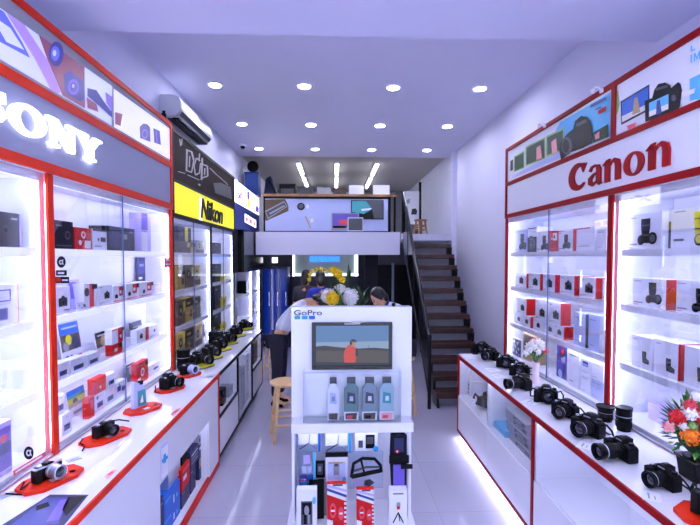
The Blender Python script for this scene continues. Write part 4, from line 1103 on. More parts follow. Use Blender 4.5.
def draw(mb, art, T=None):
    for i, (k, pts) in enumerate(art):
        mb.poly([(p[0], -.0005*(i+1), p[1]) for p in pts], k, T)
def pack(label, side, xa, xb, yt, zb, Xf, art=None, body='card', depth=.15, end=None, ht=None, tilt=0, cat='box', name='product_box', group=None, w=None, top=None, yref=None):
    Ya, Yb = onX(xa, yt, Xf)[0], onX(xb, yt, Xf)[0]
    mid = (Ya+Yb)/2
    for s_, za, zb_, a, b in BAYS:
        if s_ == side and za <= zb < zb_ and a-.25 <= mid <= b+.25 and (a <= mid <= b or not any(q[0] == side and q[1] <= zb < q[2] and q[3] <= mid <= q[4] for q in BAYS)):
            d_ = b-a; Ya, Yb = (min(max(q, a+.003), b-.003) for q in (Ya, Yb))
            if abs(Ya-Yb) < .03: Ya, Yb = (b-.06, b-.004) if mid > (a+b)/2 else (a+.004, a+.06)
            break
    w = w or abs(Ya-Yb)-.004
    h = ht or onX((xa+xb)/2, yt, Xf)[1]-zb
    if .9 < zb < 1.9: h = min(h, min(q for q in (SHR if side > 0 else SH) if q > zb+.1)-.05-zb)
    mb = MB()
    ends = {}
    if end: ends['r' if side > 0 else 'l'] = end
    if top: ends['t'] = top
    mb.box(-w/2, w/2, 0, depth, 0, h, body, None, ends or None)
    if art: draw(mb, [(k_, [(max(-w/2, min(w/2, p[0])), max(0, min(h, p[1]))) for p in pts_]) for k_, pts_ in art(w, h)])
    o = mb.build(name, None, (Xf, (Ya+Yb)/2, zb+.0008), (0, 0, R(-90 if side > 0 else 90)), smooth=False, norm=False)
    if tilt:
        o.rotation_euler = (Matrix.Rotation(R(-90 if side > 0 else 90), 3, 'Z') @ Matrix.Rotation(R(-tilt), 3, 'X')).to_euler()
    tag(o, label, cat, group)
    return o, h
def A_cam(u, v, s, extra=None):
    def f(w, h):
        a = art_cam((u-.5)*w, v*h, s*h) + txt(-w*.45, -w*.2, h*.88, h*.04) + txt(-w*.45, -w*.05, h*.12, h*.03) + [('box_red', rect(-w*.45, -w*.3, h*.05, h*.075))]
        return a + (extra(w, h) if extra else [])
    return f
def A_combo(u, v, s, k=None):
    def f(w, h):
        a = art_combo((u-.5)*w, v*h, s*h)
        if k: a = [(k if i % 2 == 0 else 'black', p) for i, (_, p) in enumerate(a)]
        return a + txt(-w*.45, -w*.2, h*.9, h*.03) + txt(-w*.45, -w*.15, h*.14, h*.05) + [('pink_red', rect(-w*.45, -w*.3, h*.05, h*.07))]
    return f
def A_plain(w, h): return txt(-w*.4, w*.2, h*.85, h*.03) + txt(-w*.4, w*.0, h*.15, h*.03)

RB = 'boxed cameras and lenses in the right cabinets'
XF = 1.87
TOP, MID, LOW, BOT = 2.0, 1.652, 1.275, .936
def rp(label, xa, xb, yt, zb, **k): return pack(label, 1, xa, xb, yt, zb, k.pop('Xf', XF), group=RB, **k)
cl = "right wall's stairs-end cabinet"
rp('pale blue lens box at the stairs end of the top shelf, right wall', 514.6, 527, 230, TOP, art=A_combo(.7, .45, .7), body='pale_blue')
def A_half(w, h): return [('black', rect(-w/2, w/2, 0, h*.62))] + art_lens(-w*.1, h*.4, h*.55, 'dgrey', 'grey') + art_lens(w*.25, h*.36, h*.4, 'dgrey', 'grey') + [('navy', rect(-w/2, w/2, h*.96, h))]
rp('half black half white lens box on the top shelf, right wall', 527.8, 536.9, 228, TOP, art=A_half)
rp('white lens box between half black box and red box, top right shelf', 537.4, 548.6, 231.5, TOP, art=A_combo(.7, .42, .7), end='box_red')
def A_redbox(w, h): return [('white', rect(-w*.1, w*.45, h*.55, h*.92)), ('black', circ(w*.1, h*.74, h*.09)), ('white', rect(-w*.35, -w*.15, h*.6, h*.68)), ('pink_red', rect(-w*.4, w*.4, h*.1, h*.16))]
rp('red lens box with white label on the top shelf, right wall', 550, 557.6, 231.7, TOP, art=A_redbox, body='box_red')
rp('white lens box right of the red box, top shelf of right wall', 558.6, 572.5, 231, TOP, art=A_combo(.62, .45, .7))
rp('long white box with red end strip on the top right shelf', 573.2, 595, 228, TOP, art=lambda w, h: [('box_red', rect(-w/2, -w*.33, 0, h)), ('box_red', rect(-w/2, w*.3, h*.95, h))] + txt(-w*.2, w*.3, h*.2, h*.03))
rp('plain white box beside the red post, top right shelf', 597, 607, 229, TOP, art=A_plain)
o5 = ['first', 'second', 'third', 'fourth', 'fifth']
for i, (a, b, t_, u) in enumerate(((515.4, 526.6, 273.2, .55), (528.6, 540.2, 273.6, .6), (543, 555.2, 274.6, .55), (560, 574.6, 275.6, .6), (579.5, 596, 277.5, .6))):
    rp('white camera box with red end, %s from the stairs on the second right shelf' % o5[i], a, b, t_, MID, art=A_cam(u, .46, .62), end='box_red', depth=.17)
rp('white box partly behind the red post on the second right shelf', 602.5, 607.6, 279.5, MID, art=A_plain)
lowh = .107
for i, (a, b, e, u) in enumerate(((515.4, 522.5, None, .5), (523, 530.6, 'box_red', .5), (533.4, 546.3, None, .4), (546.8, 553.8, None, .5), (554.4, 564.2, 'box_red', .55))):
    rp('small white camera box, %s from the stairs in the lower row, third right shelf' % o5[i], a, b, 312, LOW, ht=lowh, art=A_cam(u, .48, .55), end=e, depth=.2 if e else .15)
zu = LOW + lowh + .002
rp('white camera box with red end stacked nearest the stairs, third right shelf', 517, 526.6, 298, zu, art=A_cam(.6, .4, .5), end='box_red', depth=.2)
rp('white camera box stacked on the middle of the lower row, third right shelf', 535.5, 547, 299.5, zu, art=A_cam(.6, .35, .5))
rp('larger white camera box with red end stacked beside the tall boxes, third right shelf', 549, 561, 302.6, zu, art=A_cam(.6, .42, .5), end='box_red', depth=.085)
rp('tall blue grey box, left of two on the third right shelf', 573.7, 586, 313, LOW, body='pale_blue', art=A_plain, end='dgrey', depth=.12)
rp('tall blue grey box, right of two on the third right shelf', 588.6, 600, 315, LOW, body='pale_blue', art=A_plain, end='grey', depth=.12)
def A_collage(w, h): return [('navy', rect(-w*.46, w*.46, h*.05, h*.95))] + [(k, circ(w*(a-.5), h*b, h*.1, 8)) for k, a, b in (('pale_blue', .25, .8), ('white', .6, .75), ('lilac', .4, .55), ('pale_blue', .75, .45), ('grey', .25, .3), ('white', .55, .25), ('purple', .8, .2), ('grey', .8, .85))]
rp('dark collage picture board at the stairs end of the bottom right shelf', 509.5, 521.5, 338, BOT, Xf=1.865, art=A_collage, depth=.02, cat='picture board', name='picture_board')
rp('brown box behind the pink flowers on the bottom right shelf', 523, 537, 333, BOT, body='tan', Xf=1.9, art=lambda w, h: [('brown', rect(-w*.4, w*.4, h*.5, h*.9))], depth=.1)
def A_violet(w, h): return [('screen_blue', rect(-w*.48, w*.48, h*.02, h*.98)), ('purple', circ(-w*.15, h*.35, w*.3)), ('lilac', circ(w*.15, h*.6, w*.2)), ('navy', circ(0, h*.8, w*.3)), ('box_red', circ(w*.1, h*.8, w*.13)), ('pale_blue', circ(-w*.1, h*.15, w*.2))]
rp('upright purple blue picture board in the bottom right shelf', 556.6, 567.7, 345, BOT, Xf=1.90, art=A_violet, depth=.02, cat='picture board', name='picture_board')
rp('tall plain white box right of the purple picture board', 568.8, 579.5, 350, BOT, art=A_plain)
def A_blue(w, h): return [('screen_blue', rect(-w*.3, w*.25, h*.55, h*.85)), ('lilac', rect(-w*.25, w*.2, h*.6, h*.7))] + txt(-w*.4, w*.3, h*.2, h*.03)
hh = .135
rp('white box with blue picture, lower left of four stacked beside the red post', 580.6, 591, 376, BOT, ht=hh, art=A_plain)
rp('white box, lower right of four stacked beside the red post', 591.6, 604, 376, BOT, ht=hh, art=A_plain, body='pale_blue')
rp('white box with blue label, upper left of four stacked beside the red post', 580.6, 591, 362, BOT+hh+.002, ht=.12, art=A_blue)
rp('white box, upper right of four stacked beside the red post', 591.6, 604, 360, BOT+hh+.002, ht=.125, art=A_plain)
# near right cabinet
rp('large white lens box beside the red post, top shelf at right edge', 626.7, 662, 213.5, TOP, art=A_combo(.62, .47, .72), depth=.16)
rp('white box with yellow lens picture and black end, top right shelf', 669, 716, 206, TOP, art=lambda w, h: [('black', rect(-w/2, -w*.44, 0, h*.68))] + [(k if k != 'black' else 'acid_yellow', p) for k, p in art_lens(w*.2, h*.55, h*.6)] + [('black', circ(w*.2, h*.18, h*.14)), ('acid_yellow', circ(w*.2, h*.2, h*.1))] + txt(-w*.35, -w*.1, h*.9, h*.03) + txt(-w*.36, -w*.12, h*.2, h*.06, 'dgrey'), depth=.16)
rp('white lens box with red end, second shelf at the right edge', 633, 666.7, 279, MID, art=A_combo(.66, .5, .72), end='box_red', depth=.16)
rp('white lens box cut by the photo edge, second right shelf', 676.5, 712, 281, MID, art=A_combo(.78, .42, .7), depth=.16)
rp('white camera box nearest the red post, third shelf at right edge', 632, 653, 337, LOW, art=lambda w, h: art_lens(w*.12, h*.38, h*.36) + art_cam(w*.24, h*.26, h*.22) + txt(-w*.4, -w*.2, h*.9, h*.03))
rp('middle white camera box with red edge, third shelf at right edge', 654, 679, 341.5, LOW, art=lambda w, h: art_lens(w*.12, h*.36, h*.36) + art_cam(w*.26, h*.24, h*.22) + txt(-w*.4, -w*.2, h*.9, h*.03), end='box_red')
rp('white camera box cut by the photo edge, third right shelf', 684.5, 712, 349, LOW, art=lambda w, h: art_lens(w*.12, h*.36, h*.36) + art_cam(w*.26, h*.24, h*.22))
rp('pale box lying low in the bottom right shelf behind the lenses', 648, 676, 408, BOT, body='lilac', art=A_plain, Xf=1.98, depth=.12)

# ---------------------------------------------------------- left cabinets
LB = 'boxed cameras and leaflets in the left cabinets'
LF = -1.61
LTOP, LMID, LLOW, LBOT = 2.0, 1.62, 1.245, .906
def lp(label, xa, xb, yt, zb, **k): return pack(label, -1, xa, xb, yt, zb, k.pop('Xf', LF), group=LB, **dict(dict(depth=.13), **k))
def A_dark(w, h): return [('dgrey', circ(w*.2, h*.5, h*.16)), ('black_card', circ(w*.2, h*.5, h*.1)), ('grey', rect(-w*.4, -w*.1, h*.8, h*.85)), ('dgrey', rect(-w*.4, w*.4, h*.1, h*.14))]
lp('black camera box next to the orange red post, top left shelf', 53, 73, 221, LTOP, body='black_card', art=A_dark)
lp('red box with white camera print on the top left shelf', 74.2, 91.6, 228, LTOP, body='box_red', art=lambda w, h: [('white', circ(0, h*.68, h*.17)), ('pink_red', circ(0, h*.68, h*.1)), ('white', circ(-w*.2, h*.32, h*.12)), ('white', rect(w*.05, w*.42, h*.06, h*.42))])
lp('white box with dark squares beside the red box, top left shelf', 92.3, 106.6, 229.5, LTOP, art=lambda w, h: [('navy', circ(-w*.1, h*.5, h*.08)), ('black', rect(w*.05, w*.42, h*.4, h*.62)), ('grey', rect(-w*.4, w*.1, h*.15, h*.22)), ('dgrey', rect(-w*.5, w*.5, h*.9, h))])
lp('long black box on the top left shelf', 107.2, 134.5, 227.5, LTOP, body='black_card', art=lambda w, h: [('grey', rect(w*.02, w*.2, h*.5, h*.72)), ('dgrey', circ(w*.25, h*.25, h*.07)), ('grey', rect(w*.3, w*.42, h*.8, h*.86)), ('navy', rect(-w*.45, -w*.1, h*.15, h*.8))])
lp('tall purple and white carton at the far end of the top left shelf', 141, 150.6, 213.5, LTOP, body='lilac', art=lambda w, h: [('purple', rect(-w*.5, w*.15, h*.56, h)), ('white', rect(-w*.5, w*.1, h*.02, h*.5)), ('grey', rect(-w*.3, 0, h*.5, h*.54))], depth=.1)
lp('white box with black camera print beside the post, second left shelf', 53.5, 69.8, 287, LMID, art=lambda w, h: art_cam(w*.05, h*.42, h*.52) + txt(w*.05, w*.4, h*.1, h*.04, 'screen_blue'), depth=.1)
lp('purple leaflet leaning on the second left shelf', 70.8, 83, 279.5, LMID, Xf=-1.66, body='lilac', art=lambda w, h: [('purple', rect(-w*.4, w*.2, h*.35, h*.92)), ('brown', circ(w*.3, h*.62, w*.18)), ('tan', circ(w*.2, h*.45, w*.15))], depth=.008, tilt=8, cat='leaflet', name='leaflet')
lp('small white price card in front of the purple leaflet', 77.5, 89, 302, LMID, Xf=-1.575, art=lambda w, h: [('navy', circ(-w*.25, h*.6, h*.1)), ('navy', circ(-w*.1, h*.3, h*.1)), ('screen_blue', rect(w*.05, w*.25, h*.3, h*.7))], depth=.006, tilt=12, cat='card', name='price_card')
lp('red and white box with black corner label, second left shelf', 83.5, 97, 283.5, LMID, art=lambda w, h: [('box_red', rect(-w*.1, w*.25, h*.02, h*.98)), ('white', rect(-w*.5, -w*.1, 0, h)), ('brown', circ(-w*.3, h*.65, h*.18)), ('black', rect(w*.1, w*.5, h*.75, h*.95)), ('pink_red', rect(-w*.1, w*.1, h*.4, h*.9))])
lp('white box with grey camera print on the second left shelf', 98, 112.4, 285, LMID, art=A_cam(.6, .45, .5))
for i, (a, b, t_) in enumerate(((113, 124.5, 286), (125.5, 139, 283.5), (140, 153.4, 282))):
    lp('white and red box, %s, second left shelf' % ['left of the glass door edge', 'just right of the glass door edge', 'second right of the glass door edge'][i], a, b, t_, LMID,
       art=lambda w, h: [('box_red', rect(w*.0, w*.35, h*.35, h*.95)), ('white', rect(w*.05, w*.2, h*.5, h*.7)), ('black', rect(w*.3, w*.5, h*.68, h*.96)), ('pink_red', rect(-w*.5, w*.35, h*.03, h*.1))] + art_cam(-w*.25, h*.35, h*.35))
lp('plain white box at the far end of the second left shelf', 154, 159.6, 283, LMID, art=A_plain)
lp('dark upright card standing behind boxes, second left shelf', 136.4, 145.2, 256.5, LMID, Xf=-1.755, body='navy', art=lambda w, h: [('screen_blue', rect(-w*.4, w*.4, h*.55, h*.9)), ('grey', rect(-w*.2, w*.3, h*.75, h*.82)), ('white', rect(-w*.3, w*.1, h*.4, h*.46))], depth=.006, cat='card', name='picture_card')
def A_leaf1(w, h): return [('blue', rect(-w*.48, w*.48, h*.72, h*.99)), ('pale_blue', rect(-w*.35, w*.4, h*.86, h*.9)), ('brown', rect(-w*.48, w*.48, h*.36, h*.72)), ('acid_yellow', circ(-w*.1, h*.6, w*.16)), ('navy', circ(w*.2, h*.5, w*.2)), ('grey', circ(-w*.28, h*.46, w*.14)), ('navy', circ(-w*.3, h*.2, w*.08)), ('navy', circ(-w*.1, h*.2, w*.07)), ('box_red', rect(w*.12, w*.42, h*.18, h*.22)), ('box_red', rect(w*.12, w*.42, h*.1, h*.13)), ('navy', circ(-w*.2, h*.08, w*.06))]
lp('leaflet with blue sky picture leaning on the third left shelf', 63.2, 83.4, 322, LLOW, Xf=-1.70, art=A_leaf1, depth=.006, tilt=8, cat='leaflet', name='leaflet')
def A_scr(w, h): return [('screen_blue', rect(-w*.32, w*.32, h*.2, h*.5)), ('navy', rect(-w*.1, w*.2, h*.25, h*.45)), ('grey', rect(-w*.1, w*.15, h*.82, h*.85))]
for i, (a, b, t_) in enumerate(((57, 69, 362.5), (70.5, 86, 357.5), (87, 100, 353))):
    lp('small white box with blue screen picture, %s of three, third left shelf' % ['nearest', 'middle', 'farthest'][i], a, b, t_, LLOW, Xf=-1.575, art=A_scr, depth=.06)
lp('leaflet with dark portrait picture on the third left shelf', 97, 112, 331, LLOW, Xf=-1.70, art=lambda w, h: [('black', rect(-w*.48, w*.48, h*.7, h*.98)), ('white', rect(-w*.35, w*.4, h*.8, h*.86)), ('brown', rect(-w*.48, w*.48, h*.3, h*.7)), ('tan', circ(0, h*.55, w*.2)), ('white', circ(w*.2, h*.4, w*.15)), ('box_red', rect(w*.0, w*.3, h*.1, h*.16))], depth=.006, tilt=8, cat='leaflet', name='leaflet')
_, hq = lp('small red box under a white and red box, third left shelf', 112, 122.4, 343.5, LLOW, Xf=-1.58, body='box_red', art=lambda w, h: [('black', rect(w*.2, w*.5, h*.55, h*.95)), ('white', rect(-w*.3, w*.0, h*.3, h*.6))], depth=.05)
lp('white and red box stacked on a small red box, third left shelf', 111.6, 125, 328, LLOW+hq+.002, Xf=-1.58, art=lambda w, h: [('box_red', rect(-w*.05, w*.32, 0, h)), ('white', circ(w*.15, h*.4, h*.12)), ('black', rect(w*.25, w*.5, h*.75, h*.98)), ('pink_red', rect(-w*.5, -w*.1, h*.9, h))], depth=.05)
lp('plain white box behind the glass door edge, third left shelf', 125.5, 131, 338, LLOW, art=A_plain, depth=.05)
lp('leaflet with dark blue camera picture, far part of third left shelf', 131, 143, 321.5, LLOW, Xf=-1.71, body='navy', art=lambda w, h: [('grey', rect(-w*.3, w*.4, h*.65, h*.75)), ('screen_blue', rect(-w*.4, w*.4, h*.1, h*.5))], depth=.006, tilt=6, cat='leaflet', name='leaflet')
lp('white camera box with red side, far part of third left shelf', 136.4, 148.4, 328.5, LLOW, Xf=-1.6, art=lambda w, h: art_cam(-w*.12, h*.45, h*.5) + [('box_red', rect(w*.22, w*.5, 0, h)), ('black', rect(w*.3, w*.5, h*.8, h*.95))], depth=.05)
lp('white box at the far end of the third left shelf', 149.4, 158.4, 325, LLOW, art=A_cam(.55, .5, .35), depth=.1)
lp('white box with blue screen beside the post, bottom left shelf, upper', 56, 65, 400, LBOT+.125, Xf=-1.6, art=A_scr, depth=.1, ht=.115)
lp('white box with dark screen beside the post, bottom left shelf, lower', 56, 61, 416, LBOT, Xf=-1.6, art=A_scr, depth=.1, ht=.122)
lp('white box with blue screen, second from the post, bottom left shelf', 61.8, 72, 416, LBOT, Xf=-1.58, art=A_scr, depth=.06, ht=.122)
def A_leaf2(w, h): return [('blue', rect(-w*.48, w*.48, h*.78, h*.98)), ('acid_yellow', rect(-w*.48, w*.48, h*.5, h*.72)), ('teal', rect(-w*.48, w*.48, h*.68, h*.8)), ('brown', circ(-w*.1, h*.5, w*.14)), ('tan', rect(-w*.48, w*.48, h*.36, h*.5)), ('grey', rect(-w*.3, w*.2, h*.1, h*.2)), ('grey', circ(w*.3, h*.2, w*.08))]
lp('leaflet with yellow meadow picture on the bottom left shelf', 69, 87.5, 388, LBOT, Xf=-1.70, art=A_leaf2, depth=.006, tilt=8, cat='leaflet', name='leaflet')
lp('upright narrow red tag box on the bottom left shelf', 88.4, 94.4, 397.5, LBOT, Xf=-1.58, body='box_red', art=lambda w, h: [('pink_red', rect(-w*.3, w*.3, h*.5, h*.9))], depth=.04)
_, hq = lp('white box with small blue screens under the pink red box, bottom left shelf', 95, 104.6, 393, LBOT, Xf=-1.6, art=lambda w, h: A_scr(w, h) + [('navy', circ(-w*.3, h*.8, h*.1))], depth=.045)
lp('pink red box stacked on a white box, bottom left shelf', 94, 106, 377, LBOT+hq+.002, Xf=-1.6, body='box_red', art=lambda w, h: [('white', circ(0, h*.35, h*.09)), ('box_red', rect(-w*.4, w*.4, h*.75, h*.95))], depth=.045)
_, hq = lp('white box with blue screen, lower of two mid bottom left shelf', 105.4, 115, 388, LBOT, Xf=-1.6, art=A_scr, depth=.045)
lp('white box with blue screen, upper of two mid bottom left shelf', 107, 115.4, 373.5, LBOT+hq+.002, Xf=-1.6, art=A_scr, depth=.045)
lp('white box with two blue screens left of the glass door edge, bottom left shelf', 116, 126, 381, LBOT, Xf=-1.6, art=lambda w, h: [('screen_blue', rect(-w*.4, -w*.05, h*.4, h*.75)), ('screen_blue', rect(w*.05, w*.4, h*.3, h*.6)), ('box_red', circ(-w*.2, h*.85, h*.06))], depth=.045)
lp('dark leaflet right of the glass door edge, bottom left shelf', 127.4, 136, 364, LBOT, Xf=-1.72, body='dgrey', art=lambda w, h: [('grey', circ(0, h*.6, w*.25)), ('navy', rect(-w*.4, w*.4, h*.1, h*.35)), ('white', rect(-w*.4, w*.3, h*.85, h*.9))], depth=.006, tilt=6, cat='leaflet', name='leaflet')
lp('red and white printed box at far part of the bottom left shelf', 136.4, 148, 361.5, LBOT, Xf=-1.6, body='box_red', art=lambda w, h: [('white', circ(0, h*.5, h*.2)), ('pink_red', circ(0, h*.5, h*.12)), ('black', rect(w*.3, w*.5, h*.7, h*.95)), ('white', rect(-w*.45, -w*.2, h*.1, h*.3))], depth=.045)
lp('white box with small blue picture, far end of bottom left shelf', 149, 159.6, 363.5, LBOT, art=lambda w, h: [('screen_blue', rect(-w*.1, w*.35, h*.4, h*.6))] + txt(-w*.4, 0, h*.85, h*.03), depth=.045)
# near left cabinet
lp('black camera box at the left photo edge, top shelf', -6, 20.5, 212.5, LTOP, body='black_card', art=lambda w, h: art_cam(-w*.1, h*.5, h*.5, 'black', 'dgrey') + [('grey', rect(w*.1, w*.35, h*.8, h*.86)), ('purple', rect(w*.42, w*.5, 0, h))])
def A_tab(w, h): return [('purple', rect(-w*.3, w*.3, h*.58, h*.88)), ('white', rect(-w*.26, w*.26, h*.61, h*.85)), ('purple', rect(-w*.3, w*.2, h*.12, h*.42)), ('screen_blue', rect(-w*.26, w*.16, h*.15, h*.39)), ('pink_red', rect(w*.48, w*.5, 0, h))]
lp('white box with purple screen drawings at the left photo edge', -22, 18, 285.5, LMID, art=A_tab)
lp('box with purple landscape picture at the left photo edge, bottom shelf', -10, 11.5, 424, LBOT, Xf=-1.58, body='lilac', art=lambda w, h: [('purple', rect(-w*.48, w*.46, h*.1, h*.9)), ('screen_blue', rect(-w*.48, w*.46, h*.4, h*.6)), ('pink_red', circ(w*.1, h*.7, h*.08))], depth=.06)

# ------------------------------------------------ boxes under yellow sign
NB = 'gold and black boxes under the yellow sign'
NFX = -1.60
def npk(label, xa, xb, yt, zb, **k): return pack(label, -1, xa, xb, yt, zb, k.pop('Xf', NFX), group=NB, **dict(dict(depth=.14), **k))
def A_gold(w, h): return [('black', rect(-w*.5, w*.5, h*.62, h*.98)), ('gold', rect(-w*.35, w*.1, h*.72, h*.82)), ('black', circ(w*.2, h*.32, h*.16)), ('dgrey', circ(w*.2, h*.32, h*.1))]
def A_gold2(w, h): return [('brown', rect(-w*.5, w*.5, h*.05, h*.3)), ('black', circ(-w*.1, h*.6, h*.2)), ('grey', circ(-w*.1, h*.6, h*.1)), ('acid_yellow', rect(w*.25, w*.45, h*.5, h*.9))]
_, q = npk('grey brown box, lower left on the top shelf under yellow sign', 178, 190, 241.5, LTOP, body='brown', art=A_gold2)
npk('black box with yellow stripe stacked at top shelf under yellow sign', 178, 191, 227, LTOP+q+.002, body='black_card', art=lambda w, h: [('acid_yellow', rect(w*.0, w*.25, 0, h)), ('dgrey', circ(-w*.25, h*.5, h*.2))])
npk('mauve grey box right on the top shelf under yellow sign', 196, 207.5, 241, LTOP, body='grey', art=A_gold2)
npk('gold lens box in the middle of the top shelf under yellow sign', 190.8, 195.4, 243, LTOP, body='gold', art=A_gold)
for i, (a, b, t_, k, ar) in enumerate(((177.5, 184.5, 266, 'gold', A_gold), (185, 193.4, 265, 'brown', A_gold2), (194, 200.5, 265.5, 'gold', A_gold2))):
    npk('gold and brown camera box, %s of three on second shelf under yellow sign' % ['nearest', 'middle', 'farthest'][i], a, b, t_, LMID, body=k, art=ar)
for i, (a, b, t_, k, ar) in enumerate(((177.5, 185, 300, 'brown', A_gold2), (185.6, 193, 297.5, 'gold', A_gold), (193.6, 200.5, 296.5, 'brown', A_gold))):
    npk('dark gold camera box, %s of three on third shelf under yellow sign' % ['nearest', 'middle', 'farthest'][i], a, b, t_, LLOW, body=k, art=ar)
for i, (a, b, t_, k, ar) in enumerate(((177.5, 185, 333, 'gold', A_gold2), (185.6, 194, 328, 'brown', A_gold), (194.6, 202, 325, 'tan', A_gold2))):
    npk('tall gold box, %s of three on bottom shelf under yellow sign' % ['nearest', 'middle', 'farthest'][i], a, b, t_, LBOT, body=k, art=ar)
npk('white box with dark lens print, bottom shelf under yellow sign', 202.4, 205.8, 320, LBOT, art=A_combo(.5, .5, .6))
for i, (zb, ty) in enumerate(((LTOP, 243), (LMID, 264), (LLOW, 284), (LBOT, 308))):
    s = ['top', 'second', 'third', 'bottom'][i]
    npk('upright black box on the %s shelf of the far yellow sign cabinet' % s, 214.5, 221, ty, zb, body='black_card', art=A_dark)
    if i: npk('yellow and black box beside an upright black box, %s shelf, far yellow sign cabinet' % s, 221.6, 226.4, ty+9+i*2, zb, body='acid_yellow', art=lambda w, h: [('black', circ(0, h*.55, h*.28)), ('grey', circ(0, h*.55, h*.14))], Xf=-1.58, depth=.08)
# dark goods on the lit shelf unit
for i, (y, z, k) in enumerate(((6.9, 1.3, 'grey'), (7.9, 1.3, 'black'), (8.4, .87, 'brown'), (7.9, .45, 'black'), (6.95, .87, 'tan'))):
    mb = MB().box(-.1, .1, 0, .16, 0, .22, k); draw(mb, A_dark(.2, .22) if k != 'black' else A_plain(.2, .22))
    o = mb.build('carton', None, (XL-.06, y, z+.001), (0, 0, R(90)), smooth=False, norm=False)
    tag(o, ['grey', 'black', 'brown', 'black', 'tan'][i] + ' carton on the %s of the lit shelf unit by the mezzanine' % ['upper near shelf', 'upper far shelf', 'middle far shelf', 'lowest far shelf', 'middle near shelf'][i], 'box')

# ------------------------------------------- open shelf in the left counter
OB = 'boxes on the open shelf of the left counter'
def op(label, xa, xb, yt, zb, Xf=-1.15, **k): return pack(label, -1, xa, xb, yt, zb, Xf, group=OB, **dict(dict(depth=.2), **k))
def A_bl(w, h): return [('white', rect(w*.05, w*.12, h*.2, h*.6)), ('cyan', rect(-w*.45, -w*.1, h*.7, h*.85)), ('sky_print', circ(w*.28, h*.4, h*.12))]
op('bright blue box at the bottom of the nearest stack, left counter shelf', 164, 180.5, 518, .05, body='blue', art=A_bl, ht=.115)
op('bright blue box on top of another blue box, left counter shelf', 164, 180, 492, .167, body='blue', art=A_bl, ht=.14)
op('silver grey box on top of the two blue boxes, left counter shelf', 168, 180.5, 467, .309, Xf=-1.17, body='silver', art=A_plain, depth=.2, ht=.14)
op('red box on top of a navy box, left counter shelf', 181.5, 190, 481, .175, body='box_red', art=lambda w, h: [('white', rect(-w*.3, w*.1, h*.4, h*.6)), ('pink_red', rect(-w*.4, w*.4, h*.8, h*.9))], ht=.17)
op('navy box under the red box, left counter shelf', 181.5, 190, 506, .05, body='navy', art=A_dark, ht=.123)
op('dark navy box right of the red box, left counter shelf', 190.6, 195.8, 490, .05, body='navy', art=A_dark, ht=.2)
op('navy striped box on top of the dark navy box, left counter shelf', 190.6, 198.6, 462, .252, body='navy', art=lambda w, h: [('grey', rect(-w*.4, w*.4, h*.2, h*.26)), ('grey', rect(-w*.4, w*.4, h*.45, h*.51)), ('white', rect(-w*.4, w*.4, h*.7, h*.76))], ht=.13)
op('navy box with portrait picture at the far end, left counter shelf', 199.2, 206, 470, .05, body='navy', art=lambda w, h: [('tan', circ(0, h*.45, h*.15)), ('brown', rect(-w*.25, w*.25, h*.1, h*.35)), ('white', rect(-w*.4, w*.4, h*.85, h*.92))], ht=.30)
op('black box on top of the red box, left counter shelf', 182, 190, 456, .347, Xf=-1.17, body='black', art=A_dark, ht=.15)
op('pale striped box stacked on the portrait box, left counter shelf', 199.2, 206, 452, .352, body='grey', art=lambda w, h: [('navy', rect(-w*.4, w*.4, h*.15, h*.4)), ('white', rect(-w*.4, w*.4, h*.6, h*.8))], ht=.13)
op('small navy box before the silver box at the near end, left counter shelf', 160.6, 163.4, 490, .05, body='navy', art=A_plain, ht=.30)

pts = [(160.4, 447.5), (168.2, 440.5), (168.2, 474), (160.4, 482)]
o = decalX('wall_print', pts, LX, 'pale_blue', None, [('white', [(161, 449), (167.7, 443), (167.7, 473), (161, 480)]), ('cyan', [(163.2, 455), (165.6, 453), (165.6, 462), (163.2, 464)]), ('cyan', [(161.4, 460), (167.4, 455), (167.4, 458.4), (161.4, 463.4)])])
o.name = 'front_poster'; tag(o, 'small white poster with blue cross on the left counter front', 'poster')

# ---------------------------------------- goods in the right glass showcase
GB = 'goods in the right counter showcase'
def gp(label, xa, xb, yt, zb, Xf=1.44, **k): return pack(label, 1, xa, xb, yt, zb, Xf, group=GB, **dict(dict(depth=.15), **k))
gp('white box with three black pictures at the stairs end of the glass showcase', 459.6, 466, 376, .471, art=lambda w, h: [('black', rect(-w*.1, w*.4, h*.68, h*.85)), ('black', rect(-w*.1, w*.4, h*.42, h*.58)), ('black', rect(-w*.1, w*.4, h*.15, h*.32))])
def grip_thing():
    Y = onX(478, 395, 1.47)[0]
    t = thing('camera_grip', 'black camera accessory lying inside the glass showcase near the stairs', 'camera accessory', (1.52, Y-.16, .471), R(-60))
    MB().prism([(-.13, 0), (.13, 0), (.12, .06), (.05, .08), (.04, .15), (-.03, .16), (-.05, .07), (-.12, .04)], 'y', -.05, .05, 'black').build('body', t, bevel=.012)
    MB().lathe([(.05, 0), (.05, .06), (.04, .07), (0, .07)], 'rubber', 20, TR(.0, -.05, .08) @ RT(90, 'X')).build('knob', t)
    MB().tube([(-.1, 0, .05), (-.15, -.02, .10), (-.17, -.02, .05)], .012, 'rubber').build('strap', t)
grip_thing()
for i in range(5):
    gp('grey cased magazine box, number %s from the bottom of the showcase stack' % ['one', 'two', 'three', 'four', 'five'][i], 507-i*.3, 531.5-i*1.3, 400, .471+i*.046, Xf=1.43+.012*(i % 2), body='grey', ht=.044, art=lambda w, h: [('dgrey', rect(-w*.1, w*.46, h*.15, h*.75)), ('grey', rect(-w*.46, -w*.15, h*.2, h*.7)), ('white', rect(0, w*.3, h*.4, h*.5))], depth=.2)
gp('pale cyan box lying left of the magazine stack in the showcase', 489, 505.5, 420, .471, Xf=1.40, body='sky_print', ht=.05, art=A_plain, depth=.2)
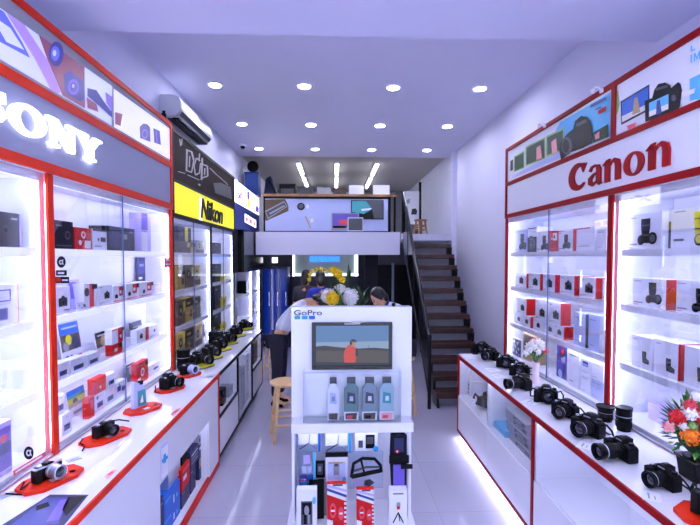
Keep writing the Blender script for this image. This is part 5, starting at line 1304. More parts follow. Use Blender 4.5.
# Nikon counter showcase
for (a, b, z0, h, k, lb) in ((222.5, 226, .441, .16, 'black', 'black lens box in the near glass window of the black trimmed counter'), (229, 233, .441, .1, 'grey', 'small grey box in the near glass window of the black trimmed counter'),
                          (242, 245, .081, .5, 'silver', 'tall silver box in the middle glass of the black trimmed counter'), (246, 250, .081, .62, 'white', 'tall white box in the middle glass of the black trimmed counter'), (254, 257.6, .441, .3, 'black', 'black box in the far glass window of the black trimmed counter')):
    pack(lb, -1, a, b, 380, z0, -1.13, A_plain if k != 'black' else A_dark, k, .12, ht=h, group='goods in the black trimmed counter')
# ================================================================ CAMERAS
def make_dslr(name, label, lens='zoom', strap=True, loc=(0, 0, 0), rz=0, group=None, body='black', lensk='black', s=1.0):
    t = thing(name, label, 'camera', loc, rz, group); t.scale = (s, s, s)
    ol = [(-.07, 0), (.066, 0), (.07, .006), (.07, .070), (.062, .080), (.034, .086), (.024, .106), (.014, .112), (-.014, .112), (-.024, .106), (-.034, .088), (-.062, .086), (-.07, .078)]
    MB().prism(ol, 'y', -.022, .032, body).build('body', t, bevel=.006)
    MB().prism([(-.072, -.05), (-.05, -.052), (-.036, -.04), (-.034, -.02), (-.072, -.02)], 'z', .003, .080, 'rubber').build('grip', t, bevel=.006)
    L = dict(zoom=.085, short=.05, long=.13)[lens]
    T = TR(.012, -.022, .048) @ RT(90, 'X')
    ln = MB().lathe([(.036, 0), (.036, .012), (.033, .014), (.033, L*.3), (.036, L*.32), (.036, L*.6), (.034, L*.62), (.034, L*.7), (.038, L*.74), (.040, L), (.034, L+.001), (.030, L-.012)], lensk, 28, T).build('lens', t)
    rg = MB()
    for f in (.34, .40, .46, .52): rg.lathe([(.0362, L*f), (.0375, L*(f+.01)), (.0375, L*(f+.03)), (.0362, L*(f+.04))], 'rubber', 28, T)
    rg.build('focus_ring', ln)
    MB().lathe([(.0342, L*.65), (.0346, L*.66), (.0346, L*.68), (.0342, L*.69)], 'silver', 28, T).build('trim_ring', ln)
    MB().lathe([(0, L-.006), (.02, L-.008), (.031, L-.013)], 'lens_glass', 24, T).build('front_glass', ln)
    MB().lathe([(.013, .086), (.013, .096), (.011, .098), (0, .098)], 'dark_metal', 16, TR(.048, .008, -.002)).build('mode_dial', t)
    MB().lathe([(.008, .084), (.008, .092), (0, .093)], 'silver', 12, TR(-.055, -.018, .0)).build('shutter_button', t)
    MB().box(-.010, .010, -.004, .016, .112, .115, 'dark_metal').build('hot_shoe', t)
    MB().box(-.02, .02, .03, .046, .078, .104, 'rubber').build('eyecup', t, bevel=.004)
    MB().box(-.04, .035, .032, .035, .014, .066, 'gloss_black').build('rear_screen', t)
    MB().box(-.016, .022, -.0235, -.02, .094, .101, 'grey').build('name_plate', t)
    if strap:
        MB().tube([(.07, 0, .074), (.085, .012, .078), (.10, .03, .05), (.10, .05, .012), (.07, .08, .006), (.0, .095, .006), (-.06, .08, .006), (-.095, .05, .012), (-.095, .03, .05), (-.083, .012, .076), (-.07, 0, .078)], .005, 'rubber', 6).build('strap', t)
    return t
def make_compact(name, label, loc=(0, 0, 0), rz=0, group=None, lensk='black', top='black', s=1.0):
    t = thing(name, label, 'camera', loc, rz, group); t.scale = (s, s, s)
    MB().prism([(-.058, 0), (.058, 0), (.06, .01), (.06, .055), (.052, .064), (.02, .066), (.014, .074), (-.012, .074), (-.018, .066), (-.052, .066), (-.06, .058), (-.06, .01)], 'y', -.015, .018, 'black').build('body', t, bevel=.004)
    MB().box(-.06, -.038, -.028, -.012, .004, .06, 'rubber').build('grip', t, bevel=.005)
    T = TR(.012, -.015, .034) @ RT(90, 'X')
    ln = MB().lathe([(.031, 0), (.031, .01), (.029, .012), (.029, .035), (.031, .038), (.031, .055), (.026, .056), (.024, .048)], lensk, 26, T).build('lens', t)
    MB().lathe([(0, .052), (.018, .05), (.025, .047)], 'lens_glass', 22, T).build('front_glass', ln)
    MB().lathe([(.010, .064), (.010, .073), (0, .074)], 'silver', 14, TR(-.035, 0, 0)).build('mode_dial', t)
    MB().box(-.06, .06, -.016, .019, .058, .0655, top).build('top_plate', t, bevel=.002)
    MB().box(-.04, .035, .018, .021, .01, .055, 'gloss_black').build('rear_screen', t)
    return t
ZR, ZL = .9008, .8708
RG = 'cameras along the right worktop'
protoZ = make_dslr('camera', 'black camera with zoom lens', 'zoom', True, group=RG)
protoS = make_dslr('camera', 'black camera with short lens', 'short', True, group=RG)
protoL = make_dslr('camera', 'black camera with long lens', 'long', False, group=RG)
used = set()
def place(proto, label, x, y, z, rz, s, group):
    if proto.name not in used:
        used.add(proto.name); o = proto; o['label'] = label; o.location = (x, y, z); o.rotation_euler = (0, 0, R(rz)); o.scale = (s,)*3; o['group'] = group; return o
    return dup(proto, (x, y, z), R(rz), label, group, s)
rc = [  # pixel of the base middle, yaw, kind, size
    (482, 352.5, -50, protoS, 1.1, 'black camera nearest the stairs at the far end of right worktop'),
    (491, 359.5, -62, protoZ, 1.1, 'black camera, second from the stairs on the right worktop'),
    (506, 367.5, -40, protoS, 1.1, 'black camera, third from the stairs on the right worktop'),
    (520, 376, -45, protoS, 1.1, 'black camera left of the pink and white flower vase'),
    (523, 388.5, -80, protoL, 1.05, 'black camera with lens pointing left, in front of the flower vase'),
    (546, 402, -28, protoS, 1.12, 'black camera standing upright just right of the flower vase'),
    (566, 416.5, -62, protoZ, 1.05, 'black camera, fifth from the near end of the right worktop'),
    (589, 434.5, -68, protoZ, 1.15, 'black camera, fourth from the near end of the right worktop'),
    (622, 458, -84, protoL, 1.04, 'black camera with ringed lens in front of the two standing lenses'),
    (664, 486, -82, protoZ, .92, 'black camera with blank front beside the red stand, right foreground'),
]
for px, py, rz, pr, s, lb in rc:
    x, y = onZ(px, py, ZR); place(pr, lb, x, y, ZR, rz, s, RG)
# near red stand with camera at the right photo edge
x, y = onZ(717, 524, ZR)
def plinth(label, x, y, z, rz, w, d, h, k='orange_red', group=None, logo=True):
    t = thing('display_plinth', label, 'display stand', (x, y, z), rz, group)
    MB().prism([(-w/2, -d*.25), (-w*.28, -d/2), (w*.28, -d/2), (w/2, -d*.25), (w/2, d*.25), (w*.3, d/2), (-w*.3, d/2), (-w/2, d*.25)], 'z', 0, h, k).build('base', t, bevel=.003)
    if logo:
        MB().box(-w*.08, w*.08, -d*.3, -d*.12, h, h+.0008, 'white').build('label_plate', t)
        MB().lathe([(0, h+.0009), (w*.05, h+.0009)], 'black', 14, TR(w*.3, -d*.2, 0)).build('logo_spot', t, norm=False)
    return t
PG = 'red display plinths'
plinth('dark red display stand at the right photo edge, foreground', x, y, ZR, R(-60), .26, .2, .02, 'orange_red', PG, False)
place(protoS, 'black camera on the red stand cut by the right photo edge', x+.02, y, ZR+.0205, -60, 1.2, RG)
# two standing lenses
def make_lens(label, x, y, z, s, r=.04, h=.1, group='standing lenses', hood=True):
    t = thing('camera_lens', label, 'camera lens', (x, y, z), .4, group); t.scale = (s,)*3
    MB().lathe([(0, 0), (r*.86, 0), (r*.86, h*.1), (r*.95, h*.14), (r*.95, h*.45), (r, h*.5), (r, h*.8), (r*.98, h*.84), (r*1.06, h*.88), (r*1.06, h), (r*.9, h)], 'black', 28).build('barrel', t)
    rg = MB()
    for i in range(5): rg.lathe([(r*.96, h*(.17+.05*i)), (r*1.01, h*(.18+.05*i)), (r*1.01, h*(.20+.05*i)), (r*.96, h*(.21+.05*i))], 'rubber', 28)
    rg.build('focus_ring', t)
    MB().lathe([(r*1.005, h*.62), (r*1.01, h*.625), (r*1.01, h*.635), (r*1.005, h*.64)], 'silver', 28).build('trim_ring', t)
    MB().lathe([(0, h*.985), (r*.9, h*.985)], 'gloss_black', 24).build('front_cap', t, norm=False)
    return t
x, y = onZ(609, 420.5, ZR); x -= .025; l1 = make_lens('shorter black lens standing on end, touching the red post base', x, y, ZR, 1.05, .042, .085)
MB().lathe([(.044, .07), (.052, .085), (.052, .092), (.046, .086)], 'black', 28).build('hood', l1)
x, y = onZ(623.5, 430, ZR); make_lens('taller black lens standing on end beside the red post', x, y, ZR, 1.05, .042, .135)
# pads and cards on the right worktop
PD = 'white pads and cards on the right worktop'
for i, (px, py, w_, d_, lb) in enumerate(((465, 356.5, .14, .16, 'white paper pad at the far corner of the right worktop'), (493, 370, .12, .12, 'white paper card in front of the far cameras'), (498, 376, .10, .1, 'pale card left of the flower vase camera'),
                                     (531, 402.5, .1, .1, 'white card in front of the upright camera by the vase'), (583, 446, .1, .07, 'white card in front of the fourth nearest camera, right worktop'), (645, 497, .09, .07, 'white card in front of the nearest camera on right worktop'), (560, 388, .12, .08, 'white card behind the fifth nearest camera, right worktop'))):
    x, y = onZ(px, py, ZR)
    if x-w_/2 < CX+.01: x = CX+.012+w_/2
    mb = MB().box(-w_/2, w_/2, -d_/2, d_/2, 0, .012 if i == 0 else .003, 'card'); mb.box(-w_*.3, w_*.3, d_*.1, d_*.2, .003, .0034, 'grey').box(-w_*.3, w_*.1, -d_*.2, -d_*.14, .003, .0034, 'grey')
    tag(mb.build('price_card', None, (x, y, ZR), (0, 0, .2*i), smooth=False), lb, 'card', PD)
# pink flower vase
x, y = onZ(535.5, 383.5, ZR)
t = thing('flower_vase', 'slim pale pink vase on the right worktop before the picture boards', 'vase', (x, y, ZR), 0)
MB().lathe([(0, 0), (.026, 0), (.03, .01), (.026, .09), (.03, .16), (.036, .175), (.032, .175), (.026, .16), (.022, .09), (0, .012)], 'vase_pink', 24).build('vase_body', t)
MB().lathe([(.0262, .088), (.028, .092), (.0262, .096)], 'white', 24).build('rim_band', t)
t = thing('flower_bunch', 'bunch of pink and cream flowers in the slim pale vase', 'flowers', (x, y, ZR+.178), 0)
rnd = random.Random(5)
for i in range(18):
    a = i*2.4; q = .085*math.sqrt((i+.5)/18); zz = .07+.09*(1-(q/.085)**2)+.03*rnd.random()
    k = ['petal_white', 'petal_pink', 'petal_white', 'pink_red', 'petal_white'][i % 5]
    bloom('flower', t, (q*math.cos(a), q*math.sin(a)*.8, zz), .024, k, 22, .02, i)
lf = MB()
for i in range(30):
    a = rnd.random()*2*PI; leaf(lf, (.02*math.cos(a), .02*math.sin(a), .02+.05*rnd.random()), (math.cos(a), math.sin(a)*.8, .4+rnd.random()), .06+.04*rnd.random(), .012, 'green' if i % 2 else 'pale_green')
lf.build('leaf', t, smooth=False, norm=False)['kind'] = 'stuff'
sm = MB()
for i in range(6): sm.tube([(.008*math.cos(i), .008*math.sin(i), 0), (.05*math.cos(i), .04*math.sin(i), .10)], .003, 'green', 5)
sm.build('stem', t)
# flower basket in the black pot
x, y = onZ(697, 474, ZR); x, y = 1.712, 1.712*y/x
t = thing('flower_pot', 'black square pot holding the colourful flower arrangement at right edge', 'pot', (x, y, ZR), 0)
MB().prism([(-.045, 0), (.045, 0), (.064, .10), (-.064, .10)], 'y', -.055, .055, 'black').build('pot_body', t, bevel=.006)
MB().box(-.069, .069, -.06, .06, .10, .112, 'gloss_black').build('pot_rim', t, bevel=.003)
t = thing('flower_arrangement', 'red, orange and white flower arrangement with green leaves, right edge', 'flowers', (x, y, ZR+.114), 0)
rnd = random.Random(11)
lf = MB()
for i in range(460):
    a = rnd.random()*2*PI; el = rnd.random()*1.7-.5; q = .06+.10*rnd.random()
    d = Vector((math.cos(a)*math.cos(el), math.sin(a)*math.cos(el), math.sin(el)))
    leaf(lf, d*q*.9+Vector((0, 0, .11)), d+Vector((0, 0, .2)), .04+.03*rnd.random(), .013, ['leaf_green', 'green', 'leaf_green', 'pale_green', 'dark_green'][i % 5])
for v_ in lf.v: v_.x = min(v_.x*.78, .075)
lf.ball((0, 0, .10), (.085, .085, .09), 'dark_green', 12)
lf.build('leaf', t, smooth=False, norm=False)['kind'] = 'stuff'
def bpos(px, py, dy=-.10):
    a, b = onY(px, py, y+dy); return (a-x, dy, b-ZR-.114)
for i, (px, py, r, k) in enumerate(((677, 416.5, .034, 'petal_red'), (698, 416, .034, 'petal_red'), (690, 436, .042, 'petal_orange'), (690.5, 405, .028, 'pink_red'), (690, 412.5, .036, 'petal_white'), (669, 427, .026, 'petal_pink'), (692.5, 426, .022, 'pale_green'), (697, 397, .026, 'petal_white'), (706, 428, .034, 'petal_red'), (708, 408, .03, 'petal_orange'), (683, 426, .02, 'petal_white'), (712, 440, .034, 'petal_orange'))):
    bloom('rose', t, bpos(px, py), r*.82, k, 46, r*.6, 40+i)
sm = MB()
for i in range(8): sm.tube([(.02*math.cos(i), .02*math.sin(i), 0), (.06*math.cos(i), .06*math.sin(i), .16)], .004, 'green', 5)
sm.build('stem', t)

# ------------------------------------------------------- left worktop
LG = 'cameras on red plinths along the left worktop'
def lplace(px, py, w, d, rz, lb, h=.018, k='orange_red'):
    x, y = onZ(px, py, ZL); plinth(lb, x, y, ZL, R(rz), w, d, h, k, PG); return x, y, ZL+h+.0012
x, y, z = lplace(51, 481, .27, .17, 62, 'orange red plinth under the silver lens camera, left foreground')
make_compact('camera', 'black camera with silver lens on the nearest red plinth, left foreground', (x-.01, y-.01, z), R(68), LG, 'silver', 'silver', 1.08)
def cable(label, pts, k='black'):
    o = MB().tube(pts, .0045, k, 6).build('cable', None); tag(o, label, 'cable', 'tether cables on the left worktop')
a = onZ(36, 474, ZL); b = onZ(22, 496, ZL); c = onZ(6, 495, ZL)
cable('dark tether cable running from the silver lens camera toward the counter edge', [(x-.07, y-.08, z+.02), (x-.05, y-.13, ZL+.03), (a[0]+.03, a[1]-.02, ZL+.006), (b[0], b[1], ZL+.006), (c[0], c[1], ZL+.006)])
x, y, z = lplace(106, 438, .28, .17, 62, 'orange red plinth under the black camera, second from the foreground')
make_compact('camera', 'black camera on the second red plinth from the left foreground', (x-.01, y-.005, z), R(66), LG, 'black', 'black', 1.08)
a = onZ(85, 447, ZL)
cable('dark tether cable left of the second red plinth', [(x-.08, y-.1, z+.02), (x-.07, y-.14, ZL+.03), (a[0], a[1], ZL+.006), (a[0]+.02, a[1]-.06, ZL+.006)])
cable('thin looped cable right of the second red plinth', [(x-.06, y+.07, z+.03), (x-.08, y+.15, ZL+.04), (x-.04, y+.24, ZL+.02), (x+.02, y+.25, ZL+.006)])
x, y, z = lplace(143, 410, .25, .17, 60, 'orange red plinth under the acrylic card block, left worktop')
t = thing('acrylic_card_stand', 'clear block with teal picture card on the third red plinth', 'card stand', (x-.02, y, z), R(66))
MB().prism([(-.05, 0), (.06, 0), (.05, .14), (-.03, .19), (-.05, .19)], 'y', 0, .035, 'pale_blue').build('block', t, bevel=.003)
MB().poly([(-.02, -.001, .01), (.055, -.001, .01), (.048, -.001, .12), (-.02, -.001, .12)], 'teal').poly([(-.0, -.0016, .03), (.03, -.0016, .03), (.02, -.0016, .09)], 'petal_white').build('picture', t, norm=False)
MB().box(.0, .03, .0, .02, .158, .185, 'black').build('clip', t)
x, y, z = lplace(170, 389.5, .24, .17, 60, 'orange red plinth under the camera beside the cabinet end, left worktop')
make_dslr('camera', 'black camera on the red plinth at the far end of left cabinet', 'zoom', False, (x-.01, y, z), R(70), LG, s=1.05)
a = onZ(160, 394, ZL)
cable('dark cable hanging left of the far red plinth camera', [(x-.08, y-.09, z+.04), (x-.06, y-.14, ZL+.02), (a[0], a[1], ZL+.006), (a[0]+.05, a[1]+.02, ZL+.006)])
x, y, z = lplace(189, 375.5, .22, .16, 60, 'orange red plinth farthest back, beside the yellow stands')
make_compact('camera', 'black camera with pale lens on the farthest red plinth', (x-.01, y, z), R(60), LG, 'pale_blue', 'black', 1.25)
# print lying on the worktop
q = [onZ(px, py, ZL+.002) for px, py in ((50, 494.5), (88.5, 494.5), (60, 530), (-6, 530))]
mb = MB().prism([(a, b) for a, b in q], 'z', ZL, ZL+.002, 'navy')
for k, pts in (('screen_blue', ((46, 498), (70, 497), (58, 524), (10, 526))), ('purple', ((60, 500), (70, 499), (58, 520), (46, 522))), ('black', ((68, 497), (86, 496), (66, 516), (62, 510))), ('black', ((36, 506), (48, 502), (50, 506), (36, 511)))):
    mb.poly([(*onZ(px, py, ZL+.0028), ZL+.0028+(.0006 if k in ('purple', 'black') else 0)) for px, py in pts], k)
tag(mb.build('counter_mat', None, smooth=False, norm=False), 'dark purple picture print lying on the left worktop foreground', 'print')
for i, (qq, lb) in enumerate(((((104, 477), (114, 469.2), (117, 470.4), (107, 479)), 'pale card with red lettering on the left worktop by second plinth'), (((170, 414.5), (179, 407.6), (181.4, 408.6), (172.6, 416)), 'pale card with red lettering on the left worktop near the far end'))):
    pl = [onZ(px, py, ZL) for px, py in qq]
    mb = MB().prism(pl, 'z', ZL, ZL+.002, 'petal_pink')
    c = Vector((sum(p[0] for p in pl)/4, sum(p[1] for p in pl)/4, 0))
    mb.poly([(c.x+(p[0]-c.x)*.8, c.y+(p[1]-c.y)*.45, ZL+.0026) for p in pl], 'pink_red')
    tag(mb.build('notice_card', None, smooth=False, norm=False), lb, 'card')
for px, py, lb in ((74, 459.5, 'small white tag card on the left worktop between first two plinths'), (8, 495, 'white tag card at the left photo edge on the worktop'), (211, 377, 'small grey card at the far end of the left worktop')):
    x, y = onZ(px, py, ZL); mb = MB().box(-.03, .03, -.02, .02, 0, .004, 'silver').box(-.02, .02, -.006, .004, .004, .0044, 'grey')
    tag(mb.build('price_card', None, (x, y, ZL), (0, 0, .9), smooth=False), lb, 'card')

# ---------------------------------- cameras under the yellow sign
YG = 'yellow display stands on the black edged worktop'
NG = 'cameras on the black edged worktop'
def ystand(px, py, lb, w=.22, d=.15):
    x, y = onZ(px, py, ZL)
    t = thing('display_stand', lb, 'display stand', (x, y, ZL), R(58), YG)
    MB().prism([(-w/2, -d*.3), (-w*.3, -d/2), (w*.3, -d/2), (w/2, -d*.3), (w/2, d/2), (-w/2, d/2)], 'z', 0, .012, 'dgrey').build('base', t)
    MB().prism([(-w/2, -d*.3), (-w*.3, -d/2), (w*.3, -d/2), (w/2, -d*.3), (w/2, d/2), (-w/2, d/2)], 'z', .0125, .026, 'acid_yellow').build('yellow_top', t, bevel=.002)
    return x, y, ZL+.0272
ys6 = ['nearest', 'second', 'third', 'fourth', 'fifth', 'farthest']
protoN = None
for i, (px, py) in enumerate(((203, 367), (212.5, 358.5), (222, 350.5), (229.5, 344), (238, 336.5), (246.5, 329.5))):
    x, y, z = ystand(px, py, '%s yellow stand in the row along the black edged worktop' % ys6[i])
    pr = protoZ if i % 2 else protoS
    if i == 0:
        make_lens('tall black lens standing near the first yellow stand, left row', max(x-.2, -1.44), y-.12, ZL, 1.2, .05, .17)
        place(protoL, 'black camera on the nearest yellow stand, left row', x-.06, y+.02, z, 62, 1.1, NG)
    else:
        place(pr, 'black camera on the %s yellow stand, left row' % ys6[i], x-.03, y, z, 58, 1.12, NG)
x, y = onZ(227, 337, ZL); x = max(x, WL+.42)
x = -1.43
y = 5.225
t = thing('camera_bag', 'square black camera bag among cameras on the black edged worktop', 'bag', (x, y, ZL), R(90))
MB().box(-.055, .055, -.075, .075, 0, .19, 'black').build('bag_body', t, bevel=.012)
MB().box(-.057, .057, -.077, .077, .135, .192, 'gloss_black').build('flap', t, bevel=.01)
MB().tube([(-.056, 0, .17), (-.05, 0, .21), (0, 0, .225), (.05, 0, .21), (.056, 0, .17)], .008, 'rubber').build('handle', t)

# ============================================================ WHITE STAND
YS_ = 2.75
def SX(px, py=400, Y=YS_): return onY(px, py, Y)[0]
def SZ(py, px=350, Y=YS_): return onY(px, py, Y)[1]
x0, x1 = SX(291, 307), SX(412, 307); zt = SZ(307); zs1, zs0 = SZ(416), SZ(425.5); zf = .232
xc = (x0+x1)/2
t = thing('display_stand', 'white freestanding display stand with monitor in the middle of the aisle', 'display stand', (xc, YS_, 0))
stand = t; kw = dict(parent=t, world=True, smooth=False)
D2 = .26
MB().box(x0, x1, YS_, YS_+.09, zs0, zt, 'gloss_white').build('header_panel', bevel=.004, **kw)
MB().box(x0, x0+.018, YS_, YS_+D2, zf, zs0, 'gloss_white').build('side_panel', **kw)
MB().box(x1-.018, x1, YS_, YS_+D2, zf, zs0, 'gloss_white').build('side_panel', **kw)
MB().box(x0+.018, x1-.018, YS_+D2-.02, YS_+D2, zf, zs0, 'card').build('back_panel', **kw)
MB().box(x0, x1, YS_+.091, YS_+D2, zs0+.001, zs0+.02, 'gloss_white').build('top_shelf', **kw)
MB().box(x0-.03, x1+.02, YS_-.14, YS_+D2, 0, zf, 'gloss_white').build('base', bevel=.004, **kw)
MB().box(x0+.06, x1-.06, YS_+.02, YS_+.035, zs0-.012, zs0-.001, 'led_soft').build('led_strip', **kw)  # strip added to brighten the back panel of the niche
for px in (307, 336, 366, 401):
    MB().tube([(SX(px, 430), YS_+.06, zs0-.035), (SX(px, 430), YS_+D2-.02, zs0-.035)], .004, 'steel', 6).build('peg_hook', parent=t, world=True)
lx = SX(292+3, 312)
o = text_mesh('lettering', 'GoPro', .06, 'dgrey', None, (0, 0, 0), (R(90), 0, 0), .002, .0006, 0, 1)
xs = [v.co.x for v in o.data.vertices]; la, lb_ = SX(294, 312), SX(322, 312); sc = (lb_-la)/(max(xs)-min(xs)); md = (max(xs)+min(xs))/2
ysv = [v.co.y for v in o.data.vertices]; hs = (SZ(309.8)-SZ(315))/(max(ysv)-min(ysv)); my = (max(ysv)+min(ysv))/2
for v in o.data.vertices: v.co.x = (v.co.x-md)*sc; v.co.y = (v.co.y-my)*hs
o.location = ((la+lb_)/2, YS_-.002, (SZ(309.8)+SZ(315))/2); o.parent = t; o.matrix_parent_inverse = Matrix.Translation(-Vector(t.location))
for pa, pb, k in ((294.6, 300.2, 'teal'), (301.8, 307.6, 'cyan'), (309, 315, 'blue')):
    MB().box(SX(pa, 317), SX(pb, 317), YS_-.003, YS_, SZ(319), SZ(315.6), k).build('logo_square', **kw)
# acrylic pocket
pa, pb = SX(303, 400, YS_-.1), SX(401, 400, YS_-.1); pz0 = zs1+.004; pz1 = SZ(371.5, 350, YS_-.1)
t = thing('acrylic_box', 'clear acrylic pocket box on the white stand holding four accessory packs', 'acrylic box', ((pa+pb)/2, YS_-.05, pz0))
kw = dict(parent=t, world=True, smooth=False)
MB().box(pa, pb, YS_-.112, YS_-.108, pz0, pz1, 'acrylic').build('front_pane', **kw)
MB().box(pa, pa+.004, YS_-.108, YS_-.002, pz0, pz1, 'acrylic').build('side_pane', **kw)
MB().box(pb-.004, pb, YS_-.108, YS_-.002, pz0, pz1, 'acrylic').build('side_pane', **kw)
MB().box(pa, pb, YS_-.112, YS_-.002, pz0-.004, pz0, 'acrylic').build('floor_pane', **kw)
MB().box(pa, pb, YS_-.116, YS_-.112, pz1-.004, pz1, 'pale_blue').build('rim', **kw)
o = MB().box(x0+.01, x1-.01, YS_-.13, YS_-.001, zs0+.002, zs1-.001, 'gloss_white').build('ledge', stand, world=True, bevel=.004)
GP = 'accessory packs in the acrylic box'
for i, (a, b, k) in enumerate(((327.5, 339, 'white'), (344, 358.4, 'pack_teal'), (362, 377, 'pack_grey'), (379.4, 394, 'pack_pale'))):
    Y = YS_-.07; xa, xb = onY(a, 400, Y)[0], onY(b, 400, Y)[0]; w_ = xb-xa; h = onY(361, 377, Y)[1]-pz0-.001
    t = thing('accessory_pack', ['white accessory pack, leftmost of four in the acrylic box', 'dark teal accessory pack, second of four in the acrylic box', 'grey accessory pack, third of four in the acrylic box', 'pale blue accessory pack, rightmost of four in the acrylic box'][i], 'accessory pack', ((xa+xb)/2, Y, pz0+.001), 0, GP)
    MB().prism([(-w_*.5, .05), (w_*.5, .05), (w_*.5, h*.74), (w_*.3, h*.82), (w_*.24, h*.86), (-w_*.24, h*.86), (-w_*.3, h*.82), (-w_*.5, h*.74)], 'y', -.012, .02, k).build('pouch', t, bevel=.004)
    MB().box(-w_*.3, w_*.3, -.008, .008, h*.84, h, 'dgrey').build('header_tab', t, bevel=.002)
    MB().box(-w_*.5, w_*.5, -.014, .022, 0, .052, 'card').build('foot_card', t)
    MB().poly([(-w_*.4, -.0146, .006), (w_*.35, -.0146, .004), (w_*.4, -.0146, .046), (-w_*.4, -.0146, .044)], 'brown' if i < 3 else 'petal_pink').poly([(-w_*.3, -.0152, .01), (w_*.05, -.0152, .01), (w_*.1, -.0152, .03), (-w_*.3, -.0152, .03)], ['dgrey', 'pink_red', 'black', 'pink_red'][i]).build('photo', t, norm=False)
    MB().poly([(-w_*.3, -.0126, h*.4), (w_*.3, -.0126, h*.38), (w_*.26, -.0126, h*.62), (-w_*.26, -.0126, h*.66)], ['pale_blue', 'dgrey', 'dgrey', 'teal'][i]).poly([(-w_*.12, -.013, h*.45), (w_*.14, -.013, h*.45), (w_*.12, -.013, h*.56), (-w_*.1, -.013, h*.56)], ['grey', 'pale_blue', 'silver', 'white'][i]).build('contents', t, norm=False)
# monitor
ma, mb_ = SX(312, 345), SX(391.8, 345); mz0, mz1 = SZ(368.6), SZ(321.8)
t = thing('monitor', 'black framed flat monitor on the white stand showing a person in orange', 'monitor', ((ma+mb_)/2, YS_-.02, mz0))
kw = dict(parent=t, world=True, smooth=False)
MB().box(ma, mb_, YS_-.028, YS_-.001, mz0, mz1, 'gloss_black').build('bezel', bevel=.003, **kw)
sa, sb, sz0, sz1 = SX(316.2, 345), SX(388, 345), SZ(365.5), SZ(325)
MB().box(sa, sb, YS_-.0285, YS_-.027, sz0, sz1, 'gloss_black').build('screen', **kw)
MB().box((ma+mb_)/2-.05, (ma+mb_)/2+.05, YS_-.029, YS_-.028, mz1-.014, mz1-.006, 'grey').build('name_plate', **kw)
def scr(k, pts, l): 
    return k, [(sa+(sb-sa)*u, YS_-.0285-.0004*l, sz0+(sz1-sz0)*v) for u, v in pts]
mb = MB()
for i, (k, pts) in enumerate((('tv_sky', [(0, .48), (1, .48), (1, 1), (0, 1)]), ('tv_sky_low', [(0, .46), (1, .42), (1, .62), (0, .6)]), ('tv_field', [(0, 0), (1, 0), (1, .40), (0, .42)]),
        ('tv_hill', [(0, .4), (1, .36), (1, .43), (.8, .46), (.55, .44), (.3, .48), (.12, .52), (0, .5)]), ('tv_field', [(.5, .3), (1, .3), (1, .38), (.5, .42)]), ('tv_dark', [(0, 0), (1, 0), (1, .08), (0, .12)]),
        ('tv_orange', [(.39, .10), (.54, .10), (.56, .30), (.545, .46), (.50, .53), (.44, .53), (.395, .42), (.38, .25)]), ('tv_dark', [(.54, .25), (.58, .28), (.57, .44), (.545, .46)]),
        ('tv_skin', [(u*.035+.51, v*.075+.56) for u, v in circ(0, 0, 1, 12)]), ('tv_dark', [(.462, .57), (.468, .63), (.50, .675), (.54, .665), (.56, .62), (.563, .60), (.50, .60), (.49, .53), (.47, .53)]), ('tv_blue', [(.468, .6), (.56, .6), (.556, .625), (.472, .625)]), ('tv_hill', [(.72, .42), (.725, .42), (.725, .52), (.72, .52)]))):
    mb.poly(scr(k, pts, i+1)[1], k)
mb.build('picture', **dict(kw, norm=False))
t = thing('webcam', 'small black clip camera on top right of the white stand', 'clip camera', (SX(394, 306), YS_+.02, zt+.001))
MB().ball((0, 0, .012), (.014, .014, .012), 'black', 12).build('head', t); MB().box(-.006, .006, -.02, .02, 0, .006, 'black').build('clip', t)
# hanging packs in the niche
HG = 'hanging packs on the white stand'
def hang(label, pxa, pxb, pya, pyb, Y, k, header, arts, name='hanging_pack', edge=None, th=.012, cat='pack'):
    xa, za = onY(pxa, pya, Y); xb, zb = onY(pxb, pyb, Y); w_ = xb-xa; h = za-zb
    t = thing(name, label, cat, ((xa+xb)/2, Y, zb), 0, HG)
    MB().box(-w_/2, w_/2, 0, th, 0, h, k).build('pouch', t, bevel=.003)
    if header: MB().box(-w_/2-.002, w_/2+.002, -.002, th+.002, h*.86, h, header).build('header_card', t)
    if edge: MB().box(w_/2-.012, w_/2+.004, -.002, th+.002, 0, h*.97, edge).build('side_seam', t)
    mb = MB()
    for i, (kk, pts) in enumerate(arts): mb.poly([((u-.5)*w_, -.0005*(i+1)-.002, v*h) for u, v in pts], kk)
    if arts: mb.build('print', t, norm=False)
    return t
def line(u0, v0, u1, v1, w, asp=1.0):
    dx, dy = u1-u0, v1-v0; l = math.hypot(dx, dy); nx, ny = -dy/l*w/2, dx/l*w/2
    return [(u0+nx, v0+ny), (u1+nx, v1+ny), (u1-nx, v1-ny), (u0-nx, v0-ny)]
tri = [('dgrey', line(.15, .1, .55, .35, .05)), ('grey', line(.55, .35, .58, .7, .03)), ('grey', line(.55, .35, .85, .12, .03))]
YH = YS_+.10
hang('pale pack with tripod print, upper left in the white stand', 295.6, 320, 426.5, 451.6, YH, 'bag', 'fascia_grey', [('card', rect(.12, .9, .3, .85))] + tri, edge='blue')
hang('pale pack with tripod print, upper middle in the white stand', 322, 350.5, 427, 453, YH, 'bag', 'fascia_grey', [('card', rect(.12, .9, .3, .85))] + tri, edge='cyan')
hang('white pack with two dark squares, upper right in the white stand', 355, 378, 427, 451, YH, 'card', 'fascia_grey', [('dgrey', rect(.15, .34, .15, .45)), ('black', rect(.46, .85, .12, .68)), ('dgrey', rect(.5, .8, .3, .6)), ('cyan', circ(.9, .1, .12))])
YH2 = YS_+.055
hang('small blue translucent bag, middle left in the white stand', 298.6, 315, 452, 482, YH2, 'bag', None, [('lilac', rect(.3, .7, .6, .9)), ('pink_red', rect(.1, .45, .06, .12)), ('pale_blue', rect(.2, .8, .3, .55)), ('grey', line(.55, .2, .5, .55, .06))], edge='sky_print')
